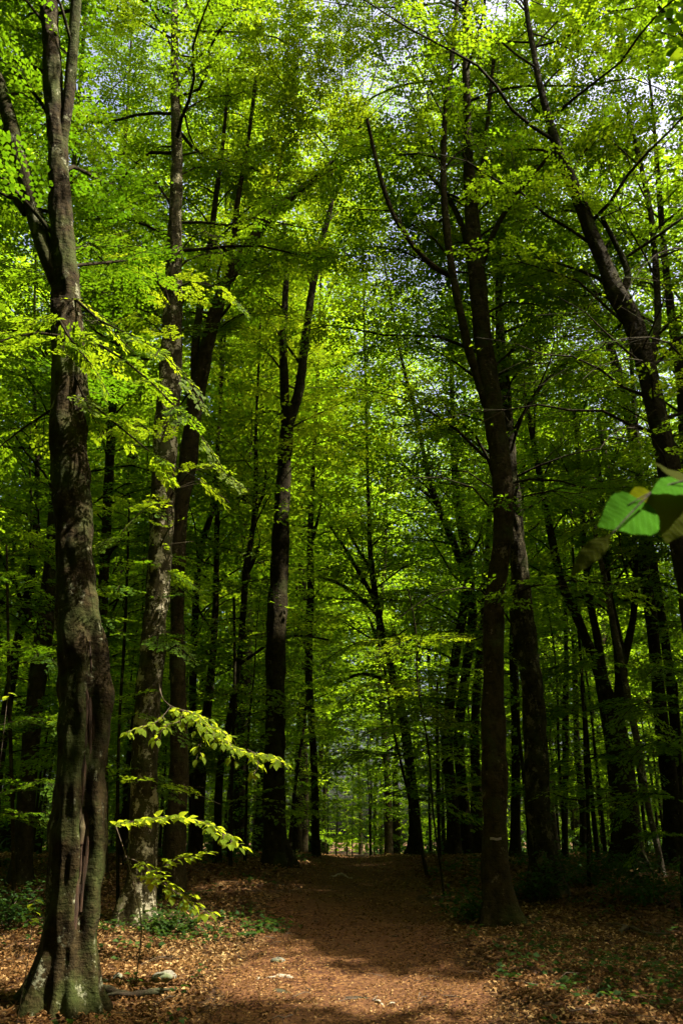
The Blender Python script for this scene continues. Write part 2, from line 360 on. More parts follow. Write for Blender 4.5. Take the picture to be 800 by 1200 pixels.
class Leaves:
    def __init__(s, seed): s.p, s.a, s.n, s.l, s.c = [], [], [], [], []; s.rng = np.random.RandomState(seed)
    def spray(s, origin, xdir, up, tmpl, scale=1.0, tone=None):
        pos, ax, nr, ln, segs = tmpl[s.rng.randint(len(tmpl))]
        x = unit(xdir); z = up - (up @ x) * x; z = unit(z); y = np.cross(z, x); B = np.stack([x, y, z])
        if s.rng.rand() < .5: B[1] *= -1
        s.p.append(origin + (pos * scale) @ B); s.a.append(ax @ B); s.n.append(nr @ B); s.l.append(ln * scale ** .5)
        t = s.rng.uniform(.15, .7) if tone is None else tone + s.rng.normal(0, .14)
        s.c.append(np.clip(t + s.rng.normal(0, .07, len(pos)), 0, 1)); return B, segs
    def mesh(s, name, mat, local=np.zeros(3), view_cull=True, gaps=True, margin=.6):
        p = np.vstack(s.p); a = np.vstack(s.a); n = np.vstack(s.n); l = np.concatenate(s.l); c = np.concatenate(s.c)
        k = keep_mask(p, s.rng, margin) if gaps else np.ones(len(p), bool)
        if view_cull:                       # what the view cannot reach only shades: fewer and larger leaves there
            u, v, d = project(p)
            out = (d < .5) | (u < -170) | (u > 970) | (v < -200) | (v > 1400)
            drop = out & (s.rng.rand(len(p)) < .75); l = np.where(out, l * 1.9, l); k &= ~drop
        k &= p[:, 2] > ground(p[:, 0], p[:, 1]) + .15
        p, a, n, l, c = p[k], a[k], n[k], l[k], c[k]
        return leaf_mesh(name, p - local, a, n, l, c, mat, s.rng)
def leaf_mesh(name, p, a, n, l, c, mat, rng, ratio=.35, fold=.10):
    sd_ = unit(np.cross(n, a)); n = np.cross(a, sd_); N_ = len(p)
    w = (l * ratio)[:, None]; L = l[:, None]; fo = (l * fold)[:, None] * rng.uniform(.2, 1.6, N_)[:, None]
    mid = p + a * L * .47
    v = np.stack([p, mid + sd_ * w + n * fo, p + a * L - n * fo * .5, mid - sd_ * w + n * fo], 1).reshape(-1, 3)
    return mesh_np(name, v, np.arange(4 * N_).reshape(-1, 4), mat, False, c)

class Tree:
    """stems are rows (px, py, width in px) at a distance Y; the base is set on the ground"""
    def __init__(s, name, label, Y, bark, seed, lean=0.0, ns=18, cat='tree', group=None, tmpl=TA, leaf='leaf'):
        s.name, s.label, s.Y, s.bark, s.seed, s.lean, s.ns, s.cat, s.group, s.tmpl, s.leaf = name, label, Y, bark, seed, lean, ns, cat, group, tmpl, leaf
        s.rng = np.random.RandomState(seed); s.stems = []; s.lv = Leaves(seed + 1); s.tw = Geo(); s.root = None
    def to3d(s, rows, base, dY=0.0):
        out = []
        for i, (px, py, w) in enumerate(rows):
            Yi = s.Y + dY * (i / max(1, len(rows) - 1)) + s.lean * max(0, (1000 - py) / 1000)
            p = P(px, py, Yi); out.append([*p, .455 * w * scale_at(p)])
        out = np.array(out)
        if base:
            g = ground(out[0, 0], out[0, 1]); out[0, 2] = g + .02
            low = out[0].copy(); low[2] = g - .35; low[3] *= 1.1
            out = np.vstack([low, out])
        return out
    def trunk(s, rows, rfun=None, base=True, extend=0.0, step=.12, dY=0.0, name=None, ns=None, flare=.8, q3=None):
        q = s.to3d(rows, base, dY) if q3 is None else np.asarray(q3, float)
        if extend > 0:
            t = unit(q[-1, :3] - q[-2, :3]); t = unit(t + np.array([0, 0, .5]))
            for k in (.35, .7, 1.0): q = np.vstack([q, [*(q[-1, :3] + t * extend * .35), q[-1, 3] * .7]])
        L = np.linalg.norm(np.diff(q[:, :3], axis=0), axis=1).sum()
        pp = smooth_path(q, max(6, int(L / step)))
        pp[:, 3] = np.maximum(pp[:, 3], .004)
        r = np.random.RandomState(s.seed + 77 + len(s.stems)); nb = r.randint(4, 7); ang = np.sort(r.rand(nb) * 6.28); am = r.uniform(.5, 1.2, nb)
        k1, k2, k3 = r.uniform(0, 6.28, 3); z0 = ground(q[0, 0], q[0, 1]); r0 = q[0, 3]
        user = rfun; waves = [(*(unit(r.normal(0, 1, 3)) * [1, 1, .8] * w_), r.rand() * 6.28, .10 / w_ ** .75) for w_ in r.uniform(5, 34, 30)]
        def rf(th, path):
            z = (path[:, 2] - z0)[:, None]
            f = 1 + .035 * np.sin(2 * th + k1 + z * .9) + .03 * np.sin(3 * th + k2 - z * 1.4) + .022 * np.sin(5 * th + k3 + z * 2.3) + .02 * np.sin(z * 5.1 + 2 * th)
            f = f + .02 * np.sin(9 * th + z * 7 + k1) + .015 * np.sin(13 * th - z * 11 + k2)
            if (ns or s.ns) >= 28:         # knots and hollows
                X = np.cos(th) * r0; Y = np.sin(th) * r0
                for kx, ky, kz, kp, ka in waves: f = f + ka * np.sin(kx * X + ky * Y + kz * z + kp)
            if base:                       # root buttresses spreading at the foot
                for a_, m_ in zip(ang, am):
                    d = np.angle(np.exp(1j * (th - a_)))
                    f = f + flare * m_ * np.exp(-(d / .33) ** 2) * np.exp(-np.clip(z + .1, 0, 9) / (1.0 * r0 + .09))
                f = f + .18 * flare * np.exp(-np.clip(z, 0, 9) / (1.2 * r0 + .08))
            if user is not None: f = user(th, z, f)
            return f
        v, f = tube(pp[:, :3], pp[:, 3], ns or s.ns, rf)
        s.stems.append((name or ('trunk' if not s.stems else 'limb'), v, f, pp)); return pp
    def limb(s, rows, **k): return s.trunk(rows, base=False, **k)
    def bough(s, pts, r0, tone=None, scale=1.0, start=.3, step=.34, side_len=.9, hang=0.0, tmpl=None, both=True):
        """a side branch with flat leaf sprays along it; pts are 3D"""
        rng = s.rng; pts = np.asarray(pts, float); tm = tmpl or s.tmpl
        L = np.linalg.norm(np.diff(pts, axis=0), axis=1).sum(); n = max(5, int(L / .42))
        q = smooth_path(pts, n); rad = np.linspace(r0, max(.004, r0 * .18), n)
        v, f = tube(q, rad, 5 if s.Y < 15 and r0 > .02 else (4 if s.Y < 19 else 3), cap=False); s.tw.add(v, f)
        t = start * L; sd_ = 1 if rng.rand() < .5 else -1; d = np.gradient(q, axis=0)
        up = np.array([rng.normal(0, .12), rng.normal(0, .12), 1.0])
        while t < L:
            i = min(n - 1, int(t / L * (n - 1))); fr = t / L
            x = unit(d[i]); side = unit(np.cross(up, x)) * sd_
            dirn = unit(x * rng.uniform(.45, .9) + side * rng.uniform(.6, 1.0) + np.array([0, 0, rng.uniform(-.28, .12) - hang]))
            B, segs = s.lv.spray(q[i], dirn, up + rng.normal(0, .18, 3), tm, scale * side_len * rng.uniform(.65, 1.1) * (1 - .35 * fr), tone)
            s.twigs(q[i], B, segs, scale * side_len * (1 - .35 * fr))
            sd_ = -sd_; t += step * rng.uniform(.7, 1.3)
        B, segs = s.lv.spray(q[-1], unit(d[-1] + np.array([0, 0, -.1 - hang])), up, tm, scale * side_len * .8, tone); s.twigs(q[-1], B, segs, scale * side_len * .8)
    def twigs(s, o, B, segs, k):
        if s.Y > 18: return
        for j, (a, b) in enumerate(segs):
            if j and (s.Y > 11 or j % 3): continue
            p0, p1 = o + (a * k) @ B, o + (b * k) @ B
            v, f = tube(np.stack([p0, (p0 + p1) / 2 + [0, 0, .01], p1]), [.0055 if j == 0 else .003] * 3, 3, cap=False); s.tw.add(v, f)
    def grow(s, z0, per_m, lmin, lmax, tone=None, stems=None, rise=.72, scale=1.0, step=.34, zmax=99, avoid=None, thin=1.0):
        rng = s.rng
        for k, (_, v, f, pp) in enumerate(s.stems):
            if stems is not None and k not in stems: continue
            seg = np.r_[0, np.linalg.norm(np.diff(pp[:, :3], axis=0), axis=1)]; acc = rng.rand() / per_m; az = rng.rand() * 6.28
            for i in range(1, len(pp)):
                acc -= seg[i]
                if acc > 0 or pp[i, 2] < z0 or pp[i, 2] > zmax: continue
                acc = rng.uniform(.5, 1.5) / per_m; az += 2.4 + rng.normal(0, .5)
                if avoid is not None and math.cos(az - avoid[0]) > avoid[1]: continue
                top = np.clip((pp[i, 2] - z0) / max(1, pp[-1, 2] - z0), 0, 1)
                L = rng.uniform(lmin, lmax) * (1 - .45 * top); el = min(1.15, rise * rng.uniform(.4, 1.5) + .35 * top)
                h = np.array([math.cos(az), math.sin(az), 0]); side = np.array([-h[1], h[0], 0]); p = pp[i, :3].copy(); pts = [p.copy()]
                w = rng.normal(0, .25)
                for j in range(6):
                    fr = (j + .5) / 6
                    p = p + L / 6 * unit(h + side * (w * (2 * fr - .3) + rng.normal(0, .24)) + np.array([0, 0, math.tan(el) * (1 - 1.05 * fr) + rng.normal(0, .17)]))
                    pts.append(p.copy())
                s.bough(pts, min(pp[i, 3] * .4, .009 + .0075 * L), tone=None if tone is None else float(np.clip(tone + rng.normal(0, .1), 0, 1)), scale=scale, step=step / thin)
    def finish(s, margin=.6):
        base = s.stems[0][3]; g = base[1, :3] if len(base) > 1 else base[0, :3]
        org = np.array([g[0], g[1], float(ground(g[0], g[1]))])
        s.root = link(s.name, None, None, org); tag(s.root, s.label, s.cat, s.group); s.org = org
        for nm, v, f, pp in s.stems:
            link(nm, quads_to_mesh(nm, v - org, f, M[s.bark]), s.root)
        if s.tw.n:
            s.tw.v = [v - org for v in s.tw.v]
            o = link('branchwork', s.tw.mesh('branchwork', M['bark' if s.bark != 'dead_stem_sunlit' else 'stick']), s.root); o['kind'] = 'stuff'
        if s.lv.p:
            o = link('crown', s.lv.mesh('crown', M[s.leaf], org, margin=margin), s.root); o['kind'] = 'stuff'
        return s.root
def px3(rows, Y0, Y1):
    n = len(rows); return [P(a, b, Y0 + (Y1 - Y0) * i / (n - 1)) for i, (a, b) in enumerate(rows)]

# openings in the canopy: where the photograph's sun comes down
for a, b, r in ((200, 1092, .85), (250, 1100, 1.0), (225, 1125, .9), (285, 1125, .95), (325, 1148, .75), (350, 1158, .7), (400, 1163, .7), (450, 1167, .7), (500, 1170, .6), (535, 1172, .45),
                (430, 1014, .6), (345, 1010, .6), (645, 1162, .22), (605, 1158, .2), (625, 1150, .2)):
    sun_gap(ground_hit(a, b), r)
for a, b, Y, r in ((150, 962, 10.6, .55), (205, 962, 10.5, .6), (255, 975, 10.4, .55), (215, 1010, 10.5, .5), (215, 1050, 10.4, .55),
                   (215, 850, 11.6, .75), (262, 868, 11.6, .75), (310, 885, 11.7, .7), (235, 875, 11.5, .6), (170, 850, 11.6, .6),
                   (186, 690, 13.0, .5), (186, 640, 13.0, .45), (178, 800, 13.0, .35), (172, 900, 13.0, .3), (170, 980, 13.0, .35), (92, 1120, 9.3, .35), (80, 1000, 9.3, .2), (180, 1045, 12.9, .3), (326, 715, 18.4, .4), (328, 590, 18.6, .4),
                   (72, 190, 9.6, .25), (766, 1000, 17.9, .6), (598, 1025, 14.8, .2)):
    sun_gap(P(a, b, Y), r)

for a, b, Y, r in ((180, 340, 12.0, .9), (235, 330, 12.0, .8), (130, 430, 9.2, .8), (200, 480, 9.4, .7), (40, 420, 9.0, .6), (440, 90, 14.5, 1.0), (430, 160, 14.5, 1.0),
                   (470, 745, 15.5, .8), (540, 745, 15.8, .6), (760, 330, 9.6, .8), (720, 420, 9.8, .7)):
    sun_gap(P(a, b, Y), r)
sun_gap(P(750, 600, 1.5), .7)
OPEN += [(.5, 50, 3, 2.6, 9, 4)]

# ------------------------------------------------------------------ the trees one can tell apart
def base_Y(px, py): return float(ground_hit(px, py)[1])

# the old hollow tree by the path
def hollow(th, z, f):
    dd = lambda a: np.angle(np.exp(1j * (th - R(a))))
    span = 1 / (1 + np.exp(-(z - .45) * 7)) * 1 / (1 + np.exp((z - 3.45) * 7))
    f = f - .33 * span * np.exp(-(np.angle(np.exp(1j * (th - R(-56) - .10 * np.sin(2.3 * z) - .07 * np.sin(5.3 * z + 1)))) / .27) ** 4) - .05 * span * np.exp(-(dd(-100) / .14) ** 2) - .04 * span * np.exp(-(dd(-132) / .12) ** 2)
    lip = np.exp(-((z - 3.0) / .75) ** 2)
    f = f + .20 * lip * np.exp(-(dd(-14) / .30) ** 2) + .10 * span * np.exp(-(dd(-108) / .12) ** 2)
    f = f + .10 * np.exp(-((z - 1.2) / .9) ** 2) * np.exp(-(dd(-25) / .3) ** 2)
    foot = np.exp(-np.clip(z, 0, 9) / .34)
    for a, k in ((-132, .9), (-98, .3), (-66, .45), (-24, .7), (172, 1.0), (12, .7)): f = f + k * foot * np.exp(-(dd(a) / .17) ** 2)
    return f
t = Tree('beech_tree', 'old hollow beech with a long torn wound, nearest trunk at the path', 9.5, 'bark_old', 101, ns=72)
t.trunk([(80, 1140, 66), (84, 1080, 62), (90, 1000, 66), (96, 900, 64), (98, 820, 64), (96, 760, 62), (90, 700, 52), (85, 600, 45), (82, 500, 46), (80, 400, 39), (76, 330, 33), (72, 250, 28),
         (66, 150, 25), (60, 50, 22), (56, -60, 20), (52, -250, 16), (46, -500, 9)], hollow, step=.05, flare=.35)
t.limb([(76, 350, 22), (54, 295, 22), (38, 240, 20), (22, 180, 19), (4, 115, 17), (-15, 60, 16), (-40, -20, 14), (-70, -140, 9)], ns=20)
t.limb([(70, 190, 12), (80, 120, 14), (87, 40, 13), (92, -40, 12), (100, -150, 8)], ns=16)
t.limb([(30, 250, 10), (20, 236, 9), (13, 228, 7)], ns=12, name='stub')
t.grow(6.2, 4.4, 2.2, 4.2, tone=.12, step=.23, avoid=(-.75, -.05), stems=[0, 2]); t.grow(6.5, 3.5, 1.5, 3.2, tone=.12, step=.25, avoid=(-1.57, -.35), stems=[1]); t.grow(16.0, 3.0, 4.0, 6.5, tone=.3, rise=.4, stems=[0])  # crown toned dark for the shaded corner; top boughs added to close the sky
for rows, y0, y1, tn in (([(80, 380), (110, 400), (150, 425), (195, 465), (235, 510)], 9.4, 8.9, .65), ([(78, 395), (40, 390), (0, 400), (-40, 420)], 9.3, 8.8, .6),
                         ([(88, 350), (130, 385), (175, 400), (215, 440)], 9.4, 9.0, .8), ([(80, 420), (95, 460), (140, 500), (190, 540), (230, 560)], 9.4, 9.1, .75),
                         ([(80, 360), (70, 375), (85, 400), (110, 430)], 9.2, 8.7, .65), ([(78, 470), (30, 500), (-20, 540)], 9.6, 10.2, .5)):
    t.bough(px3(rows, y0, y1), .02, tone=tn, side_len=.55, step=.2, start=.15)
root = t.finish(); T1 = t
pp = t.stems[0][3]; gw = Geo(); rs = np.random.RandomState(8)
for k in range(48):                              # fibres of bare wood standing in the wound
    a = R(-56 + (k % 16 - 7.5) * 2.7 + rs.normal(0, 1.5)); z0 = .4 + rs.rand() * 2.2; z1 = min(3.55, z0 + rs.uniform(.3, 1.5))
    zz = np.linspace(z0, z1, 22); c = np.stack([np.interp(zz + t.org[2], pp[:, 2], pp[:, j]) for j in range(4)], 1)
    rr = c[:, 3] * (.60 + .14 * rs.rand() + .03 * np.sin(zz * 5 + k)); path = np.stack([c[:, 0] + np.cos(a + .03 * np.sin(zz * 3 + k)) * rr, c[:, 1] + np.sin(a) * rr, c[:, 2]], 1)
    path[:, 2] = zz + t.org[2]
    v, f = tube(path - t.org, np.interp(zz, [z0, (z0 + z1) / 2, z1], [.018, .026, .004]) * rs.uniform(.5, 1.5), 6); gw.add(v, f)
tag(link('dead_wood', gw.mesh('dead_wood', M['deadwood']), root), 'reddish brown splintered bare wood inside the torn wound')

Y2 = base_Y(162, 1082)
t = Tree('beech_tree', 'lichen-blotched beech, sunlight painted pale into its bark, just behind the hollow tree', Y2, 'bark_pale_lit', 111, ns=36)
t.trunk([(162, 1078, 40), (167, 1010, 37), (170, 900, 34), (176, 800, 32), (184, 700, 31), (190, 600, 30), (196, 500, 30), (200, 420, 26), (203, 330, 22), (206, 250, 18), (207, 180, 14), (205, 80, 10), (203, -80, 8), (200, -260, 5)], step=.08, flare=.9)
t.grow(9.5, 4.4, 2.0, 4.0, tone=.38, step=.23, avoid=(-1.57, .45)); t.grow(14.0, 2.5, 4.0, 6.0, tone=.5, rise=.4, stems=[0])  # long upper boughs added to close the sky over the path
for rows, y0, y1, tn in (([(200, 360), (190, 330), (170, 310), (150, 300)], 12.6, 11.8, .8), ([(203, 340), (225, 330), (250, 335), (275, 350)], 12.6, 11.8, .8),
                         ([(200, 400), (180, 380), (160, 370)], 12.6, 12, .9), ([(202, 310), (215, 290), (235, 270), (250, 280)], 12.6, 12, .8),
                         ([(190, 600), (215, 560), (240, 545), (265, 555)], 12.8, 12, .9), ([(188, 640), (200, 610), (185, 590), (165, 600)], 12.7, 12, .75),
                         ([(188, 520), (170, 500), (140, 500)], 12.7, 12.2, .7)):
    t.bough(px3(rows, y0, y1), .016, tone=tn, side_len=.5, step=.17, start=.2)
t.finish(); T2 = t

t = Tree('beech_tree', 'dark beech forking into three limbs directly behind the pale blotched trunk', 15.2, 'bark_brown', 121, ns=28)
t.trunk([(206, 1010, 30), (207, 960, 25), (210, 900, 23), (209, 800, 20), (208, 700, 19), (212, 600, 20), (222, 530, 22), (232, 460, 20), (243, 405, 18), (258, 350, 16), (284, 300, 14), (318, 252, 11), (350, 225, 9), (382, 198, 7), (410, 150, 5)])
t.limb([(228, 470, 10), (228, 420, 10), (233, 370, 9), (243, 310, 8), (252, 240, 7), (262, 160, 5), (268, 80, 4)])
t.limb([(262, 345, 9), (272, 300, 8), (278, 240, 7), (290, 170, 5), (300, 90, 4)])
t.grow(9.5, 4.0, 2.0, 4.4, tone=.55, step=.23, avoid=(-1.57, 0.0))
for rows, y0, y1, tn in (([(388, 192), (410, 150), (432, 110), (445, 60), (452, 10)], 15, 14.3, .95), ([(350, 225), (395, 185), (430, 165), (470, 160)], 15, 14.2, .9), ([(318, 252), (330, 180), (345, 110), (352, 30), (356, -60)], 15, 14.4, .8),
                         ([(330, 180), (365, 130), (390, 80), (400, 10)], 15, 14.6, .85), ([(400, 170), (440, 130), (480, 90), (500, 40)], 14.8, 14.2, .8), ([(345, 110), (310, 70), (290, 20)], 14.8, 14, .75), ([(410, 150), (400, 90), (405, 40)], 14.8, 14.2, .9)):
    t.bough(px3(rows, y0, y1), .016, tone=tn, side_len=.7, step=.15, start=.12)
t.finish()

t = Tree('beech_tree', 'straight forked beech with pale bark patches, at the left rim of the path', 18.6, 'bark', 131, ns=28)
t.trunk([(322, 1014, 30), (321, 960, 28), (322, 850, 26), (324, 740, 25), (328, 650, 22), (332, 560, 18), (337, 500, 17), (350, 460, 13), (356, 410, 11), (364, 350, 9), (375, 290, 8), (388, 240, 6), (395, 180, 4)])
t.limb([(336, 510, 12), (333, 450, 12), (332, 390, 10), (335, 330, 7), (333, 260, 5)])
t.grow(9.5, 3.2, 2.0, 4.2, tone=.72, step=.26, avoid=(-1.57, .25)); t.finish()  # crown toned light, the bright centre put into its leaf colour

Y5 = base_Y(585, 1082)
t = Tree('beech_tree', 'tall brown beech with a pale paint blaze, nearest trunk on the right of the path', Y5, 'bark_brown', 141, ns=36)
t.trunk([(584, 1078, 36), (580, 1020, 34), (579, 950, 33), (578, 860, 31), (577, 780, 27), (580, 700, 25), (588, 640, 24), (588, 560, 25), (580, 500, 26), (570, 430, 24), (562, 360, 22), (556, 300, 20),
         (551, 240, 17), (548, 170, 12), (546, 100, 10), (545, 20, 9), (543, -80, 8), (540, -250, 6), (536, -480, 4)], step=.08, flare=1.3)
t.limb([(570, 475, 13), (552, 420, 11), (540, 370, 10), (530, 320, 9), (522, 260, 9), (519, 200, 8), (521, 140, 7), (530, 60, 6), (537, -20, 5)], dY=-.6)
t.limb([(531, 325, 7), (505, 310, 7), (478, 280, 6), (457, 243, 6), (441, 190, 5), (430, 140, 4)], dY=-1.2)
t.limb([(560, 330, 8), (575, 280, 7), (600, 235, 6), (625, 205, 5), (648, 175, 4)], dY=-.8)
t.limb([(553, 260, 8), (566, 190, 7), (573, 120, 5), (580, 50, 4)], dY=.5)
t.limb([(551, 300, 9), (535, 250, 7), (512, 215, 6), (480, 180, 5)], dY=.8)
t.grow(7.0, 2.7, 2.0, 4.2, tone=.45, step=.25, avoid=(-1.57, .1)); t.grow(15.0, 3.0, 4.0, 6.0, tone=.4, rise=.4, stems=[0])  # second growth: high boughs added to shut out light from overhead
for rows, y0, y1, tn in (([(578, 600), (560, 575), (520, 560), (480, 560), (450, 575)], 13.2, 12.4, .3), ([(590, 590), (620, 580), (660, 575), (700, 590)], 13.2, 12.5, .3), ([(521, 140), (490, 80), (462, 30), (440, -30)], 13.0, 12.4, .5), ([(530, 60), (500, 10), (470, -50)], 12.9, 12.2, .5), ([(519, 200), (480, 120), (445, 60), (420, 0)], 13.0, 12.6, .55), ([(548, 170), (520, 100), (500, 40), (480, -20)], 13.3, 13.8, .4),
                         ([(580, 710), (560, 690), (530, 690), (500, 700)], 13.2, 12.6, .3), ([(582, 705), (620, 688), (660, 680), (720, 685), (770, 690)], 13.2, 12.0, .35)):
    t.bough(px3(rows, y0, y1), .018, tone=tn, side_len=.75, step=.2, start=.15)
root = t.finish(); T5 = t
c = np.array([np.interp(3, [0, 6], [0, 0])]); bz = P(575, 984, Y5)
i = np.argmin(np.abs(t.stems[0][3][:, 2] - bz[2])); cpt = t.stems[0][3][i]
th = np.radians(np.linspace(-118, -72, 9)); bv = []
for zz in (-.018, .0, .016):
    for a in th: bv.append([cpt[0] + math.cos(a) * cpt[3] * 1.09 - t.org[0], cpt[1] + math.sin(a) * cpt[3] * 1.09 - t.org[1], cpt[2] + zz + .006 * math.sin(a * 9) - t.org[2]])
bf = np.array([[r_ * 9 + j, r_ * 9 + j + 1, r_ * 9 + j + 10, r_ * 9 + j + 9] for r_ in range(2) for j in range(8)])
bo = link('paint_blaze', mesh_np('paint_blaze', np.array(bv), bf, M['blaze']), root)

Y6 = base_Y(640, 1052)
t = Tree('beech_tree', 'knobbly rough-barked beech with leafy shrub at its foot, leaning behind the blazed trunk', Y6, 'bark_rough', 151, ns=36)
t.trunk([(640, 1046, 36), (632, 960, 31), (628, 880, 30), (622, 800, 28), (613, 720, 25), (607, 650, 22), (600, 590, 20), (595, 520, 18), (590, 450, 15), (586, 390, 11), (584, 320, 8), (590, 240, 6), (596, 150, 4)],
        lambda th, z, f: f + .05 * np.sin(7 * th + 3 * np.sin(2.1 * z)) * np.sin(6.3 * z + 2 * th), step=.08)
t.limb([(608, 770, 10), (604, 745, 11), (600, 715, 9)], name='stub', ns=12)
t.grow(7.0, 4.0, 2.0, 4.4, tone=.4, step=.24); t.finish()

t = Tree('beech_tree', 'thick dark beech slanting in from the right edge high across the canopy', 12.5, 'bark', 161, ns=30)
t.trunk([(850, 1080, 40), (846, 960, 30), (838, 880, 29), (824, 790, 28), (808, 700, 28), (795, 620, 28), (783, 550, 27), (768, 480, 26), (752, 410, 25), (738, 372, 25), (722, 345, 24), (708, 310, 19), (695, 280, 18), (680, 240, 17), (668, 210, 15), (655, 180, 13), (640, 130, 10), (628, 80, 8), (615, 0, 6), (600, -150, 5), (590, -350, 4)])
t.limb([(724, 352, 13), (735, 325, 9), (730, 305, 8), (718, 280, 7), (705, 255, 5)])
t.limb([(760, 440, 10), (770, 380, 9), (768, 320, 8), (760, 240, 7), (735, 130, 5)], dY=.8)
t.limb([(735, 300, 4), (765, 280, 4), (800, 255, 3)], dY=-.4)
t.grow(5.5, 3.6, 2.0, 4.2, tone=.5, step=.24, avoid=(-1.57, .6)); t.grow(13.0, 2.5, 4.0, 6.0, tone=.5, rise=.4, stems=[0])  # second growth: long top boughs added to cover the open sky
for rows, y0, y1, tn in (([(765, 470), (760, 430), (735, 420), (700, 430)], 12, 10, .6), ([(785, 560), (770, 520), (740, 500), (715, 510)], 12, 10, .55), ([(752, 410), (770, 370), (780, 340), (760, 320)], 12, 9.6, .7),
                         ([(800, 420), (780, 400), (750, 395), (710, 400)], 11, 9.6, .65), ([(840, 300), (800, 290), (765, 300), (740, 330)], 11, 9.6, .7)):
    t.bough(px3(rows, y0, y1), .018, tone=tn, side_len=.6, step=.2, start=.15)
t.finish()

t = Tree('beech_tree', 'dark beech splitting low into three upright stems, right of the rough-barked tree', 18.5, 'bark', 171, ns=24)
t.trunk([(738, 1022, 36), (730, 930, 33), (723, 870, 31), (712, 825, 24), (700, 785, 15), (688, 755, 13), (672, 715, 12), (660, 690, 11), (650, 650, 10), (638, 590, 8), (625, 520, 7), (610, 440, 5)])
t.limb([(716, 835, 14), (706, 790, 11), (699, 745, 10), (690, 700, 9), (684, 640, 7), (680, 570, 6), (672, 480, 4)])
t.limb([(722, 860, 18), (727, 810, 17), (726, 775, 15), (720, 735, 12), (712, 690, 9), (708, 620, 7), (700, 540, 5)])
t.limb([(727, 790, 10), (735, 755, 10), (742, 720, 8), (744, 660, 7), (740, 590, 5)])
t.grow(6.0, 2.6, 1.8, 3.6, tone=.45, step=.27); t.finish()

t = Tree('beech_tree', 'dark upright beech forking in a narrow V near the right edge', 19.5, 'bark', 181, ns=22)
t.trunk([(792, 1030, 26), (786, 930, 22), (776, 860, 19), (769, 790, 16), (764, 740, 15), (759, 700, 15), (752, 668, 15), (738, 640, 10), (725, 605, 8), (714, 560, 7), (700, 490, 5)])
t.limb([(754, 675, 12), (754, 640, 11), (750, 600, 10), (748, 540, 8), (742, 470, 6), (738, 400, 4)])
t.grow(6.5, 2.8, 1.8, 3.6, tone=.45, step=.27); t.finish()

t = Tree('leaning_dead_tree', 'thin leaning stem with a sunlit foot near the right edge', 17.6, 'dead_stem_sunlit', 191, ns=14)
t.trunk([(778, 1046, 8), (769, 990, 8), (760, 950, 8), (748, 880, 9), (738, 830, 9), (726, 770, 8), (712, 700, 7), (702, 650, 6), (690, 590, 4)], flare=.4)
t.grow(6, 1.2, .9, 1.8, tone=.4); t.finish()

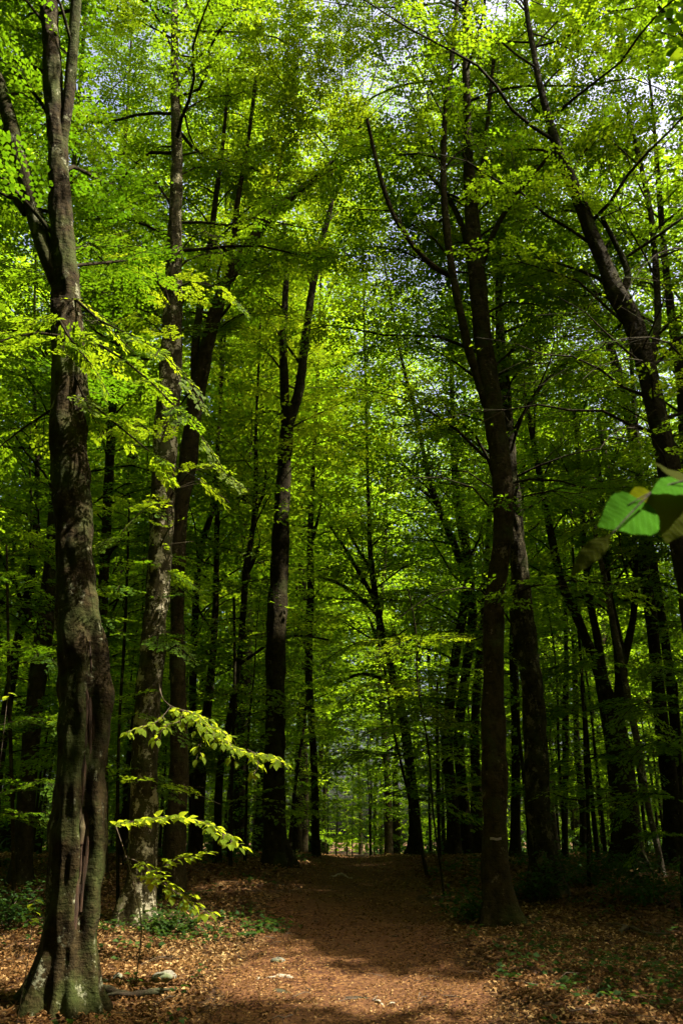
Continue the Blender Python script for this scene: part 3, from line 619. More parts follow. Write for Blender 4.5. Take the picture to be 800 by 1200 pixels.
SPEC = [
 ('dark straight beech standing behind the left flank of the hollow tree', 16.5, 'bark', [(28, 1000, 26), (34, 900, 23), (42, 820, 22), (50, 760, 23), (58, 690, 21), (64, 620, 18), (67, 540, 15), (70, 440, 12), (76, 330, 8)], [], 6.5, .4),
 ('slanting beech with forked low branches at the left edge', 19, 'bark', [(-12, 1010, 18), (-2, 900, 15), (10, 820, 13), (22, 750, 12), (30, 710, 11), (38, 670, 9), (42, 620, 8), (44, 540, 6), (40, 450, 4)],
   [[(30, 715, 6), (20, 690, 5), (15, 665, 5), (17, 640, 4)], [(28, 720, 5), (12, 709, 4), (-8, 704, 4)]], 7, .45),
 ('slim dark beech seen between the hollow tree and the pale trunk', 17.5, 'bark_brown', [(119, 1010, 18), (120, 850, 15), (120, 720, 14), (124, 640, 13), (128, 560, 12), (132, 480, 10), (138, 380, 8), (142, 260, 5)], [], 6.5, .45),
 ('leaning brown trunk right of the dark three-limbed beech', 20.5, 'bark_brown', [(228, 1014, 18), (235, 900, 16), (243, 830, 12), (250, 760, 9), (253, 700, 8), (254, 620, 6), (256, 520, 4)], [], 7, .5),
 ('slender beech with a long bent side branch beyond the pale trunk', 21, 'bark', [(224, 1014, 9), (226, 800, 9), (229, 720, 9), (231, 680, 9), (239, 630, 8), (247, 605, 7), (252, 560, 6), (258, 480, 4)], [[(247, 606, 6), (262, 590, 5), (280, 583, 4), (297, 580, 3)]], 7.5, .6),
 ('thin crooked beech with a swollen knee left of the forked straight tree', 19.5, 'bark', [(254, 1014, 11), (258, 900, 10), (268, 850, 9), (278, 790, 8), (283, 745, 8), (286, 705, 8), (288, 670, 9), (293, 640, 7), (298, 600, 6), (300, 560, 6), (300, 500, 4), (303, 430, 3)],
   [[(288, 675, 6), (296, 660, 5), (304, 640, 3)], [(299, 600, 5), (308, 580, 4), (312, 550, 3)], [(281, 778, 5), (300, 765, 4), (320, 752, 4), (350, 745, 3), (385, 750, 2)]], 9.5, .75),
 ('slim upright beech just right of the forked straight tree', 25, 'bark', [(370, 1008, 11), (368, 900, 9), (362, 800, 10), (362, 740, 10), (364, 690, 9), (363, 640, 8), (365, 590, 7), (368, 530, 5), (372, 440, 4)], [[(364, 640, 5), (372, 610, 4), (378, 580, 3)]], 9, .85),
 ('many-branched dark beech right of the path, limbs reaching left', 24.5, 'bark', [(488, 1010, 18), (484, 940, 14), (478, 880, 13), (472, 840, 12), (462, 800, 10), (447, 740, 9), (440, 700, 8), (434, 650, 7), (432, 600, 5), (430, 530, 4)],
   [[(442, 708, 6), (420, 670, 5), (402, 640, 4), (385, 615, 3)], [(444, 722, 6), (415, 695, 5), (392, 682, 4), (372, 675, 3)], [(436, 670, 5), (420, 645, 4), (405, 615, 3)], [(462, 800, 6), (425, 790, 4), (395, 800, 3)]], 8, .5),
 ('left-bending dark beech, outer one of the close pair behind the path rim', 23.5, 'bark', [(533, 1012, 19), (529, 940, 16), (524, 880, 14), (527, 820, 13), (536, 750, 11), (545, 695, 11), (538, 655, 10), (525, 622, 9), (512, 590, 8), (500, 550, 6), (488, 490, 5), (470, 420, 4)], [[(512, 592, 5), (495, 575, 4), (470, 560, 3)]], 8, .45),
 ('dark upright beech, inner one of the close pair behind the path rim', 25, 'bark', [(549, 1010, 17), (542, 930, 14), (537, 860, 13), (545, 790, 12), (553, 730, 12), (551, 690, 12), (545, 640, 13), (537, 600, 11), (533, 560, 9), (530, 490, 7), (528, 400, 5)], [], 9, .45),
 ('narrow dark trunk close against the left side of the blazed beech', 24, 'bark_brown', [(560, 1010, 14), (558, 930, 13), (556, 870, 12), (559, 800, 11), (565, 740, 9), (570, 660, 7), (575, 560, 5)], [], 8.5, .4),
 ('slim dark trunk standing in the gap between the blazed and rough-barked beeches', 22.5, 'bark', [(604, 1014, 13), (604, 900, 12), (603, 820, 12), (601, 750, 10), (606, 660, 8), (612, 560, 6), (620, 450, 4)], [], 8.5, .4),
 ('pole-thin straight stem right of the rough-barked beech', 26, 'bark', [(662, 1008, 8), (662, 900, 8), (662, 830, 8), (663, 760, 6), (661, 700, 5), (660, 600, 4)], [], 8, .5),
 ('slim stem left of the low-splitting three-stemmed beech', 28, 'bark', [(685, 1008, 11), (682, 940, 9), (676, 880, 8), (674, 820, 7), (672, 750, 6), (670, 640, 4)], [], 8.5, .55),
 ('dark slanting beech behind the V-forked tree, its top leaning left', 21.5, 'bark', [(806, 1010, 16), (785, 800, 12), (755, 600, 11), (732, 470, 11), (716, 412, 11), (702, 380, 11), (688, 355, 9), (672, 335, 7), (655, 318, 5)], [[(692, 362, 5), (678, 360, 4), (662, 355, 3)]], 9, .5),
 ('dark upright trunk crossing the right edge behind the slanting thick beech', 18, 'bark', [(835, 1030, 22), (822, 800, 18), (808, 600, 16), (798, 450, 14), (791, 400, 13), (785, 360, 11), (778, 300, 9), (772, 230, 7), (765, 140, 4)], [], 8, .55),
]
for i, (lab, Y, bk, rows, limbs, z0, tone) in enumerate(SPEC):  # tone raised for centre trees, canopy brightness put into leaf colour
    t = Tree('beech_tree', lab, Y, bk, 300 + 10 * i, ns=16, tmpl=TA if Y < 18 else TB, leaf='leaf')
    ztop = P(*rows[-1][:2], Y)[2]; t.trunk(rows, extend=max(3.0, 23 + 4 * t.rng.rand() - ztop), step=.2)
    for l in limbs: t.limb(l, ns=8)
    t.grow(3.2, 2.6, .9, 2.2, tone=tone - .08, scale=.9, step=.26, rise=.2, zmax=z0 - 1.5); t.grow(z0 - 2.0, 3.2, 1.8, 4.0, tone=tone, scale=1.0 if Y < 18 else 1.1, step=.26)
    t.finish()

# ------------------------------------------------------------------ young understorey trees with flat layered sprays
SAP = [
 ('young beech spreading flat bright layers over the right rim of the path', 15.6, [(520, 1040, 3), (508, 960, 2.5), (502, 880, 2.5), (489, 800, 2.2), (487, 740, 2), (478, 690, 1.5)], .75,
   [[(490, 765), (460, 752), (430, 750), (405, 758)], [(489, 755), (520, 745), (550, 748), (575, 755)], [(492, 810), (455, 800), (425, 805)], [(492, 815), (530, 805), (560, 812)], [(496, 860), (460, 850), (430, 858)], [(496, 850), (540, 845)]]),
 ('young beech with drooping dull green layers beside the many-branched beech', 18.0, [(500, 1020, 5), (478, 930, 4), (460, 850, 3), (448, 770, 2)], .45,
   [[(452, 890), (430, 880), (410, 885)], [(452, 880), (490, 870), (520, 878)], [(450, 830), (425, 820), (405, 828)], [(450, 835), (480, 825), (510, 832)], [(453, 930), (480, 925), (505, 930)]]),
 ('young beech filling the gap behind the three-limbed dark beech', 18.5, [(270, 1016, 5), (272, 900, 4), (275, 800, 4), (274, 700, 3)], .5,
   [[(272, 890), (250, 880), (230, 885)], [(272, 880), (295, 872), (315, 880)], [(274, 820), (250, 810)], [(274, 815), (300, 806), (318, 812)], [(275, 760), (255, 750)], [(275, 750), (300, 742)]]),
 ('young beech with dark leaf layers at the far left behind the hollow tree', 14.0, [(18, 1060, 6), (15, 950, 5), (12, 850, 5), (10, 750, 4), (8, 640, 3)], .4,
   [[(14, 930), (40, 915), (60, 920)], [(12, 850), (40, 840), (66, 846)], [(14, 900), (-20, 890)], [(10, 770), (40, 760), (60, 770)], [(10, 700), (40, 690)], [(8, 650), (45, 640), (70, 655)], [(9, 680), (-20, 670)], [(14, 960), (50, 950)]]),
 ('young beech with dull hanging layers right of the rough-barked beech', 16.5, [(690, 1040, 5), (688, 930, 5), (684, 850, 4), (680, 780, 3)], .4,
   [[(688, 900), (660, 890)], [(688, 890), (720, 880), (745, 886)], [(684, 840), (655, 832)], [(684, 835), (720, 826), (750, 832)], [(682, 790), (660, 780), (640, 786)], [(689, 950), (715, 940)]]),
 ('young beech with low dark sprays at the right edge', 14.5, [(800, 1070, 5), (798, 960, 5), (796, 880, 4), (792, 800, 3)], .4,
   [[(798, 940), (770, 930), (745, 936)], [(796, 880), (770, 870), (750, 876)], [(797, 980), (765, 975)], [(794, 830), (765, 820), (740, 828)], [(793, 790), (770, 780)]]),
 ('young beech arching over the far end of the path from the left', 22, [(338, 1012, 5), (346, 920, 4), (356, 850, 4), (362, 790, 3)], .55,
   [[(353, 900), (375, 890), (395, 895)], [(355, 860), (380, 850), (400, 856)], [(358, 830), (340, 822)], [(352, 930), (335, 922)], [(360, 800), (385, 790), (405, 797)]]),
 ('young beech behind the close pair of dark trunks right of the path', 21, [(515, 1012, 5), (513, 930, 4), (512, 860, 4), (512, 800, 3)], .35,
   [[(513, 930), (490, 922)], [(513, 920), (545, 912), (565, 918)], [(512, 870), (490, 862), (470, 868)], [(512, 860), (540, 852)]]),
 ('young beech under the pale trunk with dim sprays reaching the hollow tree', 14.2, [(140, 1050, 5), (138, 950, 5), (140, 850, 4), (146, 750, 4), (150, 650, 3), (152, 580, 2)], .5,
   [[(138, 920), (150, 905), (175, 905)], [(140, 850), (160, 838), (190, 842)], [(142, 800), (125, 790)], [(146, 750), (170, 742), (200, 750)], [(150, 680), (175, 670), (205, 672)], [(150, 640), (130, 630)], [(151, 600), (175, 590)], [(147, 730), (125, 722)]]),
]
for i, (lab, Y, rows, tone, bs) in enumerate(SAP):
    t = Tree('young_beech', lab, Y, 'bark', 600 + 10 * i, ns=8, tmpl=TA if Y < 17 else TB)
    t.trunk(rows, step=.2, flare=.2)
    for b in bs:
        dy = t.rng.uniform(-.9, .5)
        t.bough(px3(b, Y, Y + dy), .010, tone=tone, side_len=.7, step=.16, start=.1)
    t.grow(2.2, 1.6, .8, 1.7, tone=tone, rise=.2)
    t.finish()

# ------------------------------------------------------------------ the wood behind and added shade trees around: a few built trees, copied
LEAFARR = {}
def proto(seed, H, r0, z0, per_m, lmin, lmax, thin=1.0, tm=TC):
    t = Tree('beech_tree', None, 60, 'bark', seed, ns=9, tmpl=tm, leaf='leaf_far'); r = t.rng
    z = np.linspace(-.4, H, 9); wx, wy = noise1(seed), noise1(seed + 5)
    q = np.stack([wx(z * .22) * .05 * H * z / H, wy(z * .22) * .05 * H * z / H, z, np.interp(z, [-.4, .5, H * .6, H], [r0 * 1.25, r0, r0 * .55, .02])], 1)
    t.trunk(None, q3=q, base=False, name='trunk', step=.5)
    k = r.randint(1, 3)
    for j in range(k):
        zf = H * r.uniform(.3, .5); b = np.array([np.interp(zf, z, q[:, c]) for c in range(4)]); a = r.rand() * 6.28
        hd = np.array([math.cos(a), math.sin(a), 0])
        qq = [[*(b[:3] + hd * d * H * .16 + np.array([0, 0, d * H * .42])), b[3] * (.62 - .5 * d)] for d in (0, .25, .55, .8, 1)]
        t.trunk(None, q3=qq, base=False, name='limb', step=.5)
    t.grow(z0, per_m, lmin, lmax, step=.22)
    parts = [(nm, quads_to_mesh(nm, v, f, M['bark'])) for nm, v, f, pp in t.stems]
    parts.append(('branchwork', t.tw.mesh('branchwork', M['bark'])))
    lv = t.lv; arr = [np.vstack(lv.p), np.vstack(lv.a), np.vstack(lv.n), np.concatenate(lv.l), np.concatenate(lv.c)]
    k = arr[0][:, 2] > .3; arr = [a_[k] for a_ in arr]
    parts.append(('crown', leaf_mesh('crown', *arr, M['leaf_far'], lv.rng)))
    LEAFARR[id(parts)] = arr
    return parts
PROT = [proto(901, 27, .20, 2.5, 2.8, 2.2, 4.2), proto(902, 30, .24, 4.0, 2.6, 2.4, 4.6), proto(903, 25, .16, 1.5, 2.8, 2.0, 4.0), proto(904, 28, .18, 5.0, 2.8, 2.2, 4.4)]
def place(parts, x, y, rz, sc, label, group):
    root = link('beech_tree', None, None, (x, y, float(ground(x, y)))); root.rotation_euler = (0, 0, rz); root.scale = (sc, sc, sc)
    tag(root, label, 'tree', group)
    for nm, me in parts:
        o = link(nm, me, root)
        if nm in ('crown', 'branchwork'): o['kind'] = 'stuff'
    return root
rs = np.random.RandomState(77); spots = []
tries = 0
while len(spots) < 122 and tries < 12000:
    tries += 1
    y = 28 + 74 * rs.rand() ** .85; x = rs.uniform(-.46, .46) * (y + 6)
    if abs(x - .5) < (1.6 if y < 50 else 1.1) and y < 95: continue
    if 27 < y < 48 and 2.2 < x < 13 and rs.rand() < .75: continue          # a lighter stretch of the wood
    if 50 < y < 82 and 1 < x < 10 and rs.rand() < .35: continue
    if any((x - a) ** 2 + (y - b) ** 2 < 5.0 for a, b in spots): continue
    spots.append((x, y))
spots += [(-1.6, 34), (-2.0, 44), (3.0, 52), (-1.6, 66), (-1.8, 58), (-1.5, 84), (-3.2, 30)]
for i, (x, y) in enumerate(spots):
    place(PROT[3] if abs(x - .4) < 5.5 and y > 40 else PROT[i % 4], x, y, rs.rand() * 6.28, rs.uniform(.85, 1.2), ('slim dark beech of the deep wood behind the crest, ' + ('left' if x < .5 else 'right') + (' of the path' if y < 55 else ' of the far path end')), 'slim beeches of the deep wood')
ring = [(9.5, 3), (14, 8), (10.5, 14), (16, 15), (13.5, 21), (20, 10), (19, 22), (8.5, -4), (15, -2), (22, 1), (14, 28), (21, 30), (27, 16), (-7, 3), (-10, 10), (-9.5, 17), (-15, 6), (-14, 15), (-12.5, 24), (-18, 22), (3, -8), (-4, -7), (-11, -4), (9, -12), (-8, -12), (2, -15), (-15, -8), (15, -9), (-20, 2), (-17, 12), (6, -6), (-7, -2), (12, -16), (-22, 14), (-13, -16), (20, -14), (-24, -5), (24, -7), (0, -22), (2.6, -3.2), (-3.0, -2.4), (-.6, -6.5), (5.6, 1.2), (-5.4, .4), (7.2, 2.6), (-6.6, 6.4), (3.6, -5.2), (3.4, 1.6), (-3.4, 2.2), (29, 7), (26, 24), (-9, -20)]  # unseen trees added round the view to shade and enclose it
def place_carved(parts, x, y, rz, sc, label, group):
    """a copy whose crown is its own mesh, opened where the sun comes through"""
    z = float(ground(x, y)); p, a, n, l, c = LEAFARR[id(parts)]; rng = np.random.RandomState(int(abs(x * 31 + y * 17)))
    k = rng.rand(len(p)) < .34; p, a, n, l, c = p[k], a[k], n[k], l[k] * 1.8, c[k]
    cs, sn = math.cos(rz), math.sin(rz); Rm = np.array([[cs, sn, 0], [-sn, cs, 0], [0, 0, 1]])
    w = (p * sc) @ Rm + np.array([x, y, z]); k = keep_mask(w, rng); k &= ~((w[:, 1] > -1) & (w[:, 1] < 12) & (np.abs(w[:, 0]) < .5 * w[:, 1] + 1.4) & (w[:, 2] < 1.6 + 1.35 * np.clip(w[:, 1], 0, 99) + 1.0))     # the ride is kept clear of coarse boughs
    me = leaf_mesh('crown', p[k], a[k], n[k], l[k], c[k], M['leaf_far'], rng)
    return place([q for q in parts if q[0] != 'crown'] + [('crown', me)], x, y, rz, sc, label, group)
for i, (x, y) in enumerate(ring):
    (place_carved if (x > 0 and y < 25) or abs(x) < 8 else place)(PROT[3] if abs(x) < 4 and y > 0 else PROT[(i * 3 + 1) % 4], x, y, rs.rand() * 6.28, rs.uniform(.85, 1.1), 'unseen tall beech of the surrounding wood, added to shade the scene', 'shade beeches added beside the view')

tries = 0; around = list(ring)  # further unseen trees added where sky light came in sideways
while len(around) < len(ring) + 70 and tries < 9000:
    tries += 1
    a_ = rs.uniform(R(38), R(322)); d_ = rs.uniform(13, 48); x, y = d_ * math.sin(a_), d_ * math.cos(a_)
    if any((x - q[0]) ** 2 + (y - q[1]) ** 2 < 9 for q in around) or (x > 0 and -8 < y < 16 and x < 14) or (x > 0 and abs((y - 1.5) * .97 + (x - .5) * .242) < 1.3): continue
    around.append((x, y))
for i, (x, y) in enumerate(around[len(ring):]):
    (place_carved if x > 0 and -12 < y < 20 and x < 22 else place)(PROT[(i * 3) % 4], x, y, rs.rand() * 6.28, rs.uniform(.85, 1.1), 'unseen tall beech of the surrounding wood, added to shade the scene', 'shade beeches added beside the view')

# young beeches of the understorey, copied
def proto_young(seed, H, z0):
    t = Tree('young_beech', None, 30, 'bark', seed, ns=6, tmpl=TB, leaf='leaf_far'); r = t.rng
    z = np.linspace(-.2, H, 7); wx, wy = noise1(seed), noise1(seed + 5)
    q = np.stack([wx(z * .5) * .3 * z / H, wy(z * .5) * .3 * z / H, z, np.interp(z, [-.2, H], [.045, .008])], 1)
    t.trunk(None, q3=q, base=False, name='stem', step=.4)
    t.grow(z0, 3.2, 1.0, 2.4, rise=.2, step=.24)
    parts = [(nm, quads_to_mesh(nm, v, f, M['bark'])) for nm, v, f, pp in t.stems]
    parts.append(('branchwork', t.tw.mesh('branchwork', M['bark'])))
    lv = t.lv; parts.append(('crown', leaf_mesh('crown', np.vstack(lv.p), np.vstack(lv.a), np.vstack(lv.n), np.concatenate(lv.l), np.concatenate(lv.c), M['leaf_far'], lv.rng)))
    return parts
YNG = [proto_young(951, 7.0, .9), proto_young(952, 5.0, .6), proto_young(953, 9.0, 1.5)]
ysp = []; tries = 0
while len(ysp) < 215 and tries < 6000:
    tries += 1
    y = 19 + 56 * rs.rand() ** 1.8; x = rs.uniform(-.44, .44) * (y + 5)
    if abs(x - path_x(y)) < 2.1 and y < 42 or abs(x - .35) < 1.15 and y < 92: continue
    if any((x - a) ** 2 + (y - b) ** 2 < 1.8 for a, b in ysp): continue
    ysp.append((x, y))
ysp += [(.9, 80), (-.5, 86), (.35, 62), (.8, 70), (-.4, 72), (2.0, 66), (-1.5, 48), (2.3, 50), (-1.3, 57), (2.1, 43), (1.7, 57), (-1.9, 42)]
for i, (x, y) in enumerate(ysp):
    o = place(YNG[i % 3], x, y, rs.rand() * 6.28, rs.uniform(.75, 1.25), ('young leafy beech between the ' + ('nearer' if y < 34 else 'farthest') + ' back trunks, ' + ('left' if x < .5 else 'right') + ' of the path'), 'young beeches of the understorey')
    o.name = 'young_beech'
ring2 = []; tries = 0  # unseen young trees added to close off low sky light
while len(ring2) < 55 and tries < 6000:
    tries += 1
    a_ = rs.uniform(R(42), R(318)); d_ = rs.uniform(9, 40); x, y = d_ * math.sin(a_), d_ * math.cos(a_)
    if any((x - q[0]) ** 2 + (y - q[1]) ** 2 < 6 for q in ring2) or abs(x) < 4.5 + .4 * max(0, y): continue
    ring2.append((x, y))
for i, (x, y) in enumerate(ring2):
    o = place(YNG[i % 3], x, y, rs.rand() * 6.28, rs.uniform(.8, 1.2), 'unseen young beech of the surrounding wood, added to block sky light', 'young shade beeches added beside the view'); o.name = 'young_beech'
# the wood beyond, one mass of leaves
rs2 = np.random.RandomState(5); n = 60000
far = np.arange(n) < 45000; a_ = rs2.uniform(R(35), R(325), n); d_ = rs2.uniform(52, 70, n)  # the rest ring the unseen sides, added to block low sky light
p = np.stack([np.where(far, rs2.uniform(-75, 75, n), d_ * np.sin(a_)), np.where(far, rs2.uniform(90, 118, n), d_ * np.cos(a_)), .3 + 26 * rs2.rand(n) ** 1.3], 1)
a = unit(rs2.normal(0, 1, (n, 3)) * [1, 1, .4]); nn = unit(rs2.normal(0, .5, (n, 3)) + [0, 0, 1])
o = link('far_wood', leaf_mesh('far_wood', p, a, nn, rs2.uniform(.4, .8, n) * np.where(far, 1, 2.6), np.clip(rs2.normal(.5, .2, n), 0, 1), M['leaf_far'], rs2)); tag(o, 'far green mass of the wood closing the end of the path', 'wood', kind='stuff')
n = 26000
y = rs2.uniform(24, 95, n); x = rs2.uniform(-.5, .5, n) * (y + 8); k = (np.abs(x - path_x(y)) > 2.0); x, y = x[k], y[k]; n = len(x)
p = np.stack([x, y, ground(x, y) + .05 + 1.3 * rs2.rand(n) ** 2 * (.5 + .5 * np.sin(x * .9) * np.sin(y * .7))], 1)
a = unit(rs2.normal(0, 1, (n, 3)) * [1, 1, .4]); nn = unit(rs2.normal(0, .5, (n, 3)) + [0, 0, 1])
o = link('undergrowth', leaf_mesh('undergrowth', p, a, nn, rs2.uniform(.12, .26, n), np.clip(rs2.normal(.4, .2, n), 0, 1), M['leaf_cover'], rs2)); tag(o, 'low green undergrowth covering the ground of the deep wood', 'undergrowth', kind='stuff')

# ------------------------------------------------------------------ leaf litter and low plants
def scatter(n, y0, y1, spread):
    y = y0 + (y1 - y0) * rs2.rand(n); x = rs2.uniform(-1, 1, n) * (spread * y + 1.5); return x, y
def litter(x, y, L, tone, lift=.0):
    n = len(x); p = np.stack([x, y, ground(x, y) + .012 + lift + .02 * rs2.rand(n)], 1)
    th = rs2.rand(n) * 6.283; a = unit(np.stack([np.cos(th), np.sin(th), rs2.normal(0, .22, n)], 1)); nn = unit(np.stack([rs2.normal(0, .35, n), rs2.normal(0, .35, n), np.ones(n)], 1))
    return p, a, nn, L, tone
X, Y_ = [], []
for n, y0, y1 in ((70000, 6.5, 13.5), (48000, 13.5, 25), (12000, 25, 45)):
    x, y = scatter(n, y0, y1, .45); X.append(x); Y_.append(y)
X, Y_ = np.concatenate(X), np.concatenate(Y_)
onp = np.abs(X - path_x(Y_)) / path_w(Y_) + rs2.normal(0, .08, len(X))
k = (onp > .95) | (rs2.rand(len(X)) < np.clip(.55 + .5 * onp ** 1.5 + .35 * np.sin(X * 3.1 + Y_ * 1.3) * np.sin(Y_ * 2.2 - X), .12, .95)); X, Y_, onp = X[k], Y_[k], onp[k]
L = rs2.uniform(.035, .072, len(X)) * np.where(onp < .95, .58, 1) * np.where(Y_ > 13.5, 1.35, 1) * np.where(Y_ > 25, 1.8, 1)
tone = np.clip(rs2.beta(1.9, 2.1, len(X)) * np.where(onp < .95, .8, 1) + .12 * np.sin(X * 1.3 + Y_ * .8), 0, 1)
o = link('leaf_litter', leaf_mesh('leaf_litter', *litter(X, Y_, L, tone, np.where(onp < .95, .012, 0)), M['litter'], rs2, ratio=.32, fold=.22)); tag(o, 'dry brown fallen leaves strewn over the path and forest floor', 'leaf litter', kind='stuff')
geo = Geo()
for k in range(520):
    y = 7 + 17 * rs2.rand(); x = rs2.uniform(-1, 1) * (.42 * y + 1); z = float(ground(x, y)); th = rs2.rand() * 6.28; l_ = rs2.uniform(.08, .55) * (1 if abs(x - path_x(y)) > path_w(y) else .5); r_ = .003 + .006 * rs2.rand() ** 2
    q = np.array([[x, y, z + .025], [x + math.cos(th) * l_ * .5 + rs2.normal(0, .03), y + math.sin(th) * l_ * .5 + rs2.normal(0, .03), z + .03 + .03 * rs2.rand()], [x + math.cos(th) * l_, y + math.sin(th) * l_, float(ground(x + math.cos(th) * l_, y + math.sin(th) * l_)) + .02]])
    v, f = tube(q, [r_, r_ * .8, r_ * .4], 4, cap=False); geo.add(v, f)
tag(link('twig_litter', geo.mesh('twig_litter', M['stick'])), 'small dead twigs scattered over the leafy forest floor', 'twigs', kind='stuff')
cx, cy_ = scatter(4200, 7, 26, .45)
m_ = np.sin(cx * 1.1 + 2) * np.sin(cy_ * .9 + cx * .4) + .5 * np.sin(cx * 2.7 - cy_ * 1.9)
off = np.abs(cx - path_x(cy_)) / path_w(cy_)
k = (off > 1.05) & (m_ + (cx > 0) * .45 + rs2.normal(0, .35, len(cx)) > .35)
cx, cy_ = cx[k], cy_[k]
ex = [ground_hit(a_, b_) for a_, b_ in ((215, 1088), (300, 1090), (308, 1092), (296, 1094), (325, 1086), (212, 1094), (270, 1082), (250, 1098), (205, 1100))]
for e in ex:
    cx = np.r_[cx, e[0] + rs2.normal(0, .16, 9)]; cy_ = np.r_[cy_, e[1] + rs2.normal(0, .22, 9)]
q = 7; n = len(cx); hh = np.repeat(rs2.uniform(.04, .17, n), q)
th = rs2.rand(n * q) * 6.283; x = np.repeat(cx, q) + np.cos(th) * .04; y = np.repeat(cy_, q) + np.sin(th) * .04
p = np.stack([x, y, ground(x, y) + hh * rs2.uniform(.35, 1, n * q)], 1); a = unit(np.stack([np.cos(th), np.sin(th), rs2.uniform(-.25, .4, n * q)], 1)); nn = unit(rs2.normal(0, .35, (n * q, 3)) + [0, 0, 1])
o = link('ground_cover', leaf_mesh('ground_cover', p, a, nn, rs2.uniform(.045, .095, n * q), np.clip(rs2.normal(.45, .25, n * q), 0, 1), M['leaf_cover'], rs2)); tag(o, 'small green plants sprouting through the fallen leaves', 'ground cover', kind='stuff')

# ------------------------------------------------------------------ leaves near enough to pick apart: every leaf an object
def leaf_unit(name, mat, width, curl, bend, droop, serr=0.0, nu=9, nv=5):
    v = []
    for i in range(nu):
        u_ = i / (nu - 1); w = width * 1.12 * math.sin(math.pi * u_ ** .80) ** 1.05 * (1 - .15 * u_) if 0 < i < nu - 1 else .012
        if serr and 0 < i < nu - 1: w *= 1 + serr * (-1) ** i
        for j in range(nv):
            s_ = -1 + 2 * j / (nv - 1)
            v.append([u_ + .02 * abs(s_), s_ * w, curl * abs(s_) * w + bend * math.sin(u_ * 3.1) - droop * u_ * u_ + .012 * math.sin(u_ * 26) * abs(s_)])
    f = np.array([[i * nv + j, (i + 1) * nv + j, (i + 1) * nv + j + 1, i * nv + j + 1] for i in range(nu - 1) for j in range(nv - 1)])
    return mesh_np(name, np.array(v), f, mat, True)
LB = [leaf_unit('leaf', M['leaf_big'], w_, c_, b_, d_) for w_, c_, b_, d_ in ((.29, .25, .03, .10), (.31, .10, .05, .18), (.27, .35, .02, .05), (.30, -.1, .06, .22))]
def orient(d, n):
    x = unit(d); z = n - (n @ x) * x; z = unit(z); y = np.cross(z, x); return Matrix(np.stack([x, y, z], 1).tolist())
def leaf_obj(parent, org, me, p, d, n, L):
    o = bpy.data.objects.new('leaf', me); col.objects.link(o); o.parent = parent
    o.matrix_local = Matrix.Translation(Vector(p - org)) @ orient(d, n).to_4x4() @ Matrix.Scale(L, 4); return o
def leafy_twig(parent, org, pts, rng, step=.12, side=.22, leaf=.10, hang=.35, r0=.006, geo=None, first=.05):
    q = smooth_path(pts, 14); v, f = tube(q - org, np.linspace(r0, .002, 14), 5); geo.add(v, f)
    L = np.linalg.norm(np.diff(q, axis=0), axis=1).sum(); t_ = first; sg = 1; d = np.gradient(q, axis=0)
    while t_ < L:
        i = min(13, int(t_ / L * 13)); x = unit(d[i]); sd_ = unit(np.cross([0, 0, 1.0], x)) * sg
        D = unit(x * .75 + sd_ * .8 + np.array([0, 0, -hang * .5 + rng.normal(0, .08)])); sl = side * rng.uniform(.6, 1.2) * (1 - .5 * t_ / L); e = q[i] + D * sl
        v, f = tube(np.stack([q[i], (q[i] + e) / 2 + [0, 0, .01], e]) - org, [.003, .0025, .0018], 4); geo.add(v, f)
        m_ = .03; ss = 1
        while m_ < sl + .02:
            b = q[i] + D * min(m_, sl); s2 = unit(np.cross([0, 0, 1.0], D)) * ss
            ld = unit(D * .8 + s2 * .7 + np.array([0, 0, -hang + rng.normal(0, .32)]) + rng.normal(0, .16, 3)); ln_ = np.array([rng.normal(0, .38), rng.normal(0, .38), 1.0])
            leaf_obj(parent, org, LB[rng.randint(4)], b, ld, ln_, leaf * rng.uniform(.5, 1.2)); ss = -ss; m_ += .044 * rng.uniform(.8, 1.25)
        leaf_obj(parent, org, LB[rng.randint(4)], e, unit(D + [0, 0, -hang]), np.array([0, rng.normal(0, .2), 1.0]), leaf)
        sg = -sg; t_ += step * rng.uniform(.8, 1.2)
    leaf_obj(parent, org, LB[0], q[-1], unit(d[-1] + np.array([0, 0, -.02])), np.array([0, 0, 1.0]), leaf)
rng = np.random.RandomState(21)
g0 = P(160, 1125, 10.6); g0[2] = float(ground(g0[0], g0[1]))
sap = link('beech_sapling', None, None, g0); tag(sap, 'small beech sapling with glowing yellow-green sprays, right of the hollow trunk', 'sapling')
geo = Geo(); st = smooth_path([g0 + [0, 0, -.1], P(166, 1090, 10.6), P(160, 1050, 10.6), P(150, 1010, 10.65), P(136, 968, 10.7)], 16); v, f = tube(st - g0, np.linspace(.008, .004, 16), 6)
link('stem', quads_to_mesh('stem', v, f, M['stick']), sap)
for rows, y0, y1, stp, sl in (([(134, 968), (165, 960), (205, 958), (240, 965), (262, 978), (280, 993)], 10.7, 10.1, .055, .24), ([(158, 1030), (180, 1022), (205, 1008), (242, 1000)], 10.6, 10.3, .08, .17), ([(162, 1035), (185, 1030), (205, 1045), (228, 1060), (246, 1071)], 10.6, 10.2, .07, .2), ([(150, 1005), (165, 1012), (180, 1030), (195, 1040)], 10.6, 10.4, .12, .16)):
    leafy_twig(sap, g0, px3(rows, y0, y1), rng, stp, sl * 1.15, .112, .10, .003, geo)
link('twig', geo.mesh('twig', M['stick']), sap)
